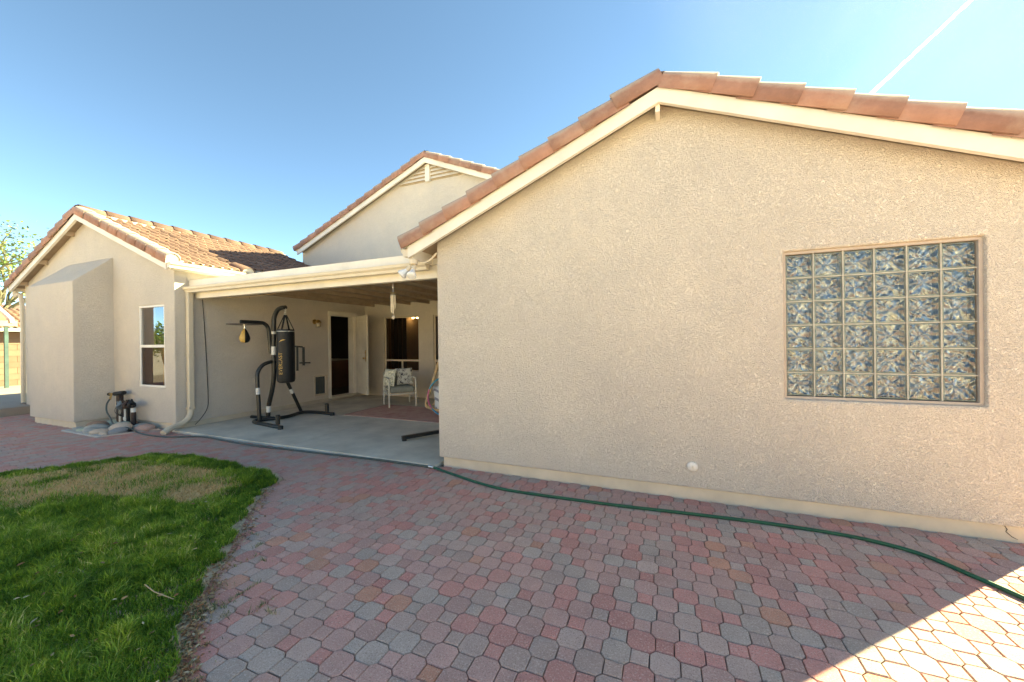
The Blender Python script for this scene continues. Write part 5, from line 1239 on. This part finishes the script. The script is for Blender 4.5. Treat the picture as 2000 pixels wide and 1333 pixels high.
for x0, w_ in ((-26, 15), (-8, 14), (9, 15)):  # unseen houses added behind the viewer for warm bounce on the front walls
    nh = tag(empty('neighbour_house', (x0 + w_ / 2, -19, 0)), {-26: 'unseen pale stucco house added for bounce light at the tree side', -8: 'unseen pale stucco house added for bounce light facing the patio', 9: 'unseen pale stucco house added for bounce light facing the glass block window'}[x0], 'house')
    mb = MB(); mb.box(-w_/2, w_/2, -4.5, 4.5, -0.1, 3.0); mb.build('wall', simple('bounce_house_stucco', (0.60, 0.52, 0.42), 0.95, bs=0.3), nh)
    mb = MB(); a = w_/2 + 0.5; mb.add([(-a,-5,2.95),(a,-5,2.95),(a-3,0,4.7),(-a+3,0,4.7),(-a,5,2.95),(a,5,2.95)], [(0,1,2,3),(3,2,5,4),(0,3,4),(1,5,2)]); mb.build('roof', MAT['palertile'], nh)
    for k in (-1, 1):
        mb = MB(); mb.box(k*w_/4 - 0.8, k*w_/4 + 0.8, 4.5, 4.56, 1.0, 2.3); w = mb.build('window', MAT['white'], nh)
        mb = MB(); mb.box(k*w_/4 - 0.72, k*w_/4 + 0.72, 4.561, 4.57, 1.08, 2.22); mb.build('pane', MAT['blockback'], w)
# contrail, far up ---------------------------------------------------
def sky_pt(x, y, z):
    d = CR * ((x - 1000) / FPX) + CU * ((666.5 - y) / FPX) + fwd; return Vector((0, 0, H)) + d * ((z - H) / d.z)
def trail_mat():
    m, n, b = new_mat('ice_cloud'); out = n.nodes['Material Output']; n.nodes.remove(b)
    df = N(n, 'ShaderNodeBsdfDiffuse'); df.inputs['Color'].default_value = (0.95, 0.95, 0.95, 1); tl = N(n, 'ShaderNodeBsdfTranslucent'); tl.inputs['Color'].default_value = (0.98, 0.98, 0.98, 1)
    a = N(n, 'ShaderNodeAddShader'); n.links.new(df.outputs[0], a.inputs[0]); n.links.new(tl.outputs[0], a.inputs[1])
    tr = N(n, 'ShaderNodeBsdfTransparent'); mx = N(n, 'ShaderNodeMixShader'); lw_ = N(n, 'ShaderNodeLayerWeight'); lw_.inputs['Blend'].default_value = 0.45
    p = pos_coord(n, False); f = ramp(n, noise(n, p, 0.006, 4, 0.6), [(0.35, 0.35), (0.65, 1.0)])
    inv = ramp(n, lw_.outputs['Facing'], [(0.0, 1.0), (0.95, 0.1)]); fac = mix_col(n, 1.0, inv, f, 'MULTIPLY')
    n.links.new(fac, mx.inputs[0]); n.links.new(tr.outputs[0], mx.inputs[1]); n.links.new(a.outputs[0], mx.inputs[2]); n.links.new(mx.outputs[0], out.inputs['Surface']); return m
ALT = 3000.0
p0, p1 = sky_pt(1660, 222, ALT), sky_pt(2010, -105, ALT)
cpts = []; crad = []
for i in range(61):
    t = i / 60; p = p0.lerp(p1, t); dist_ = p.length; wpx = 4.0 - 1.2 * t
    cpts.append(p + Vector((random.gauss(0, 1), random.gauss(0, 1), random.gauss(0, 2))) * 1.2); crad.append(dist_ / FPX * wpx * 0.5 * (1 + random.gauss(0, 0.22 * (1 - 0.7 * t))))
def cirrus_mat():
    m, n, b = new_mat('cirrus_ice'); out = n.nodes['Material Output']; n.nodes.remove(b)
    df = N(n, 'ShaderNodeBsdfDiffuse'); df.inputs['Color'].default_value = (0.9, 0.9, 0.9, 1); tl = N(n, 'ShaderNodeBsdfTranslucent'); tl.inputs['Color'].default_value = (0.95, 0.95, 0.95, 1)
    a = N(n, 'ShaderNodeMixShader'); n.links.new(df.outputs[0], a.inputs[1]); n.links.new(tl.outputs[0], a.inputs[2])
    tr = N(n, 'ShaderNodeBsdfTransparent'); mx = N(n, 'ShaderNodeMixShader'); p = pos_coord(n, False)
    mp = N(n, 'ShaderNodeMapping'); mp.inputs['Scale'].default_value = (0.00022, 0.00008, 0.0001); mp.inputs['Rotation'].default_value = (0, 0, -0.55); n.links.new(p, mp.inputs['Vector'])
    f = ramp(n, noise(n, mp.outputs[0], 1.0, 5, 0.5, 0.5), [(0.30, 0.08), (0.75, 0.26)])
    at = N(n, 'ShaderNodeAttribute'); at.attribute_name = 'thick'
    fac = mix_col(n, 1.0, f, at.outputs['Color'], 'MULTIPLY')
    n.links.new(fac, mx.inputs[0]); n.links.new(tr.outputs[0], mx.inputs[1]); n.links.new(a.outputs[0], mx.inputs[2]); n.links.new(mx.outputs[0], out.inputs['Surface']); return m
# a thin veil of cirrus, densest toward the sun, thinning to nothing at its edges
nx_, ny_ = 40, 40; A_ = 8000.0; vs_, th_v = [], []
ctr = Vector((math.sin(SUN_AZ + 0.25), math.cos(SUN_AZ + 0.25), 0)) * (A_ / math.tan(rad(30)))
for i in range(nx_ + 1):
    for j in range(ny_ + 1):
        a, b_ = 2*i/nx_ - 1, 2*j/ny_ - 1
        vs_.append((ctr.x + a * 13000, ctr.y + b_ * 13000, A_ + 150 * math.sin(5*a + 3*b_)))
        r_ = math.hypot(a, b_); th_v.append(max(0.0, 1 - r_ ** 1.3) if r_ < 1 else 0.0)
mb = MB(); mb.add(vs_, [(i*(ny_+1)+j, (i+1)*(ny_+1)+j, (i+1)*(ny_+1)+j+1, i*(ny_+1)+j+1) for i in range(nx_) for j in range(ny_)])
cl_ = mb.build('cirrus_cloud', cirrus_mat(), None, recalc=False)
at_ = cl_.data.attributes.new('thick', 'FLOAT', 'POINT'); at_.data.foreach_set('value', th_v)
tag(cl_, 'thin veil of cirrus whitening the sky at the right', 'cloud', kind='stuff')
mb = MB(); mb.tube(cpts, crad, 10); tag(mb.build('contrail', trail_mat(), None, smooth=True), 'thin white aircraft vapour trail above the right roof', 'contrail')
bpy.context.view_layer.update()
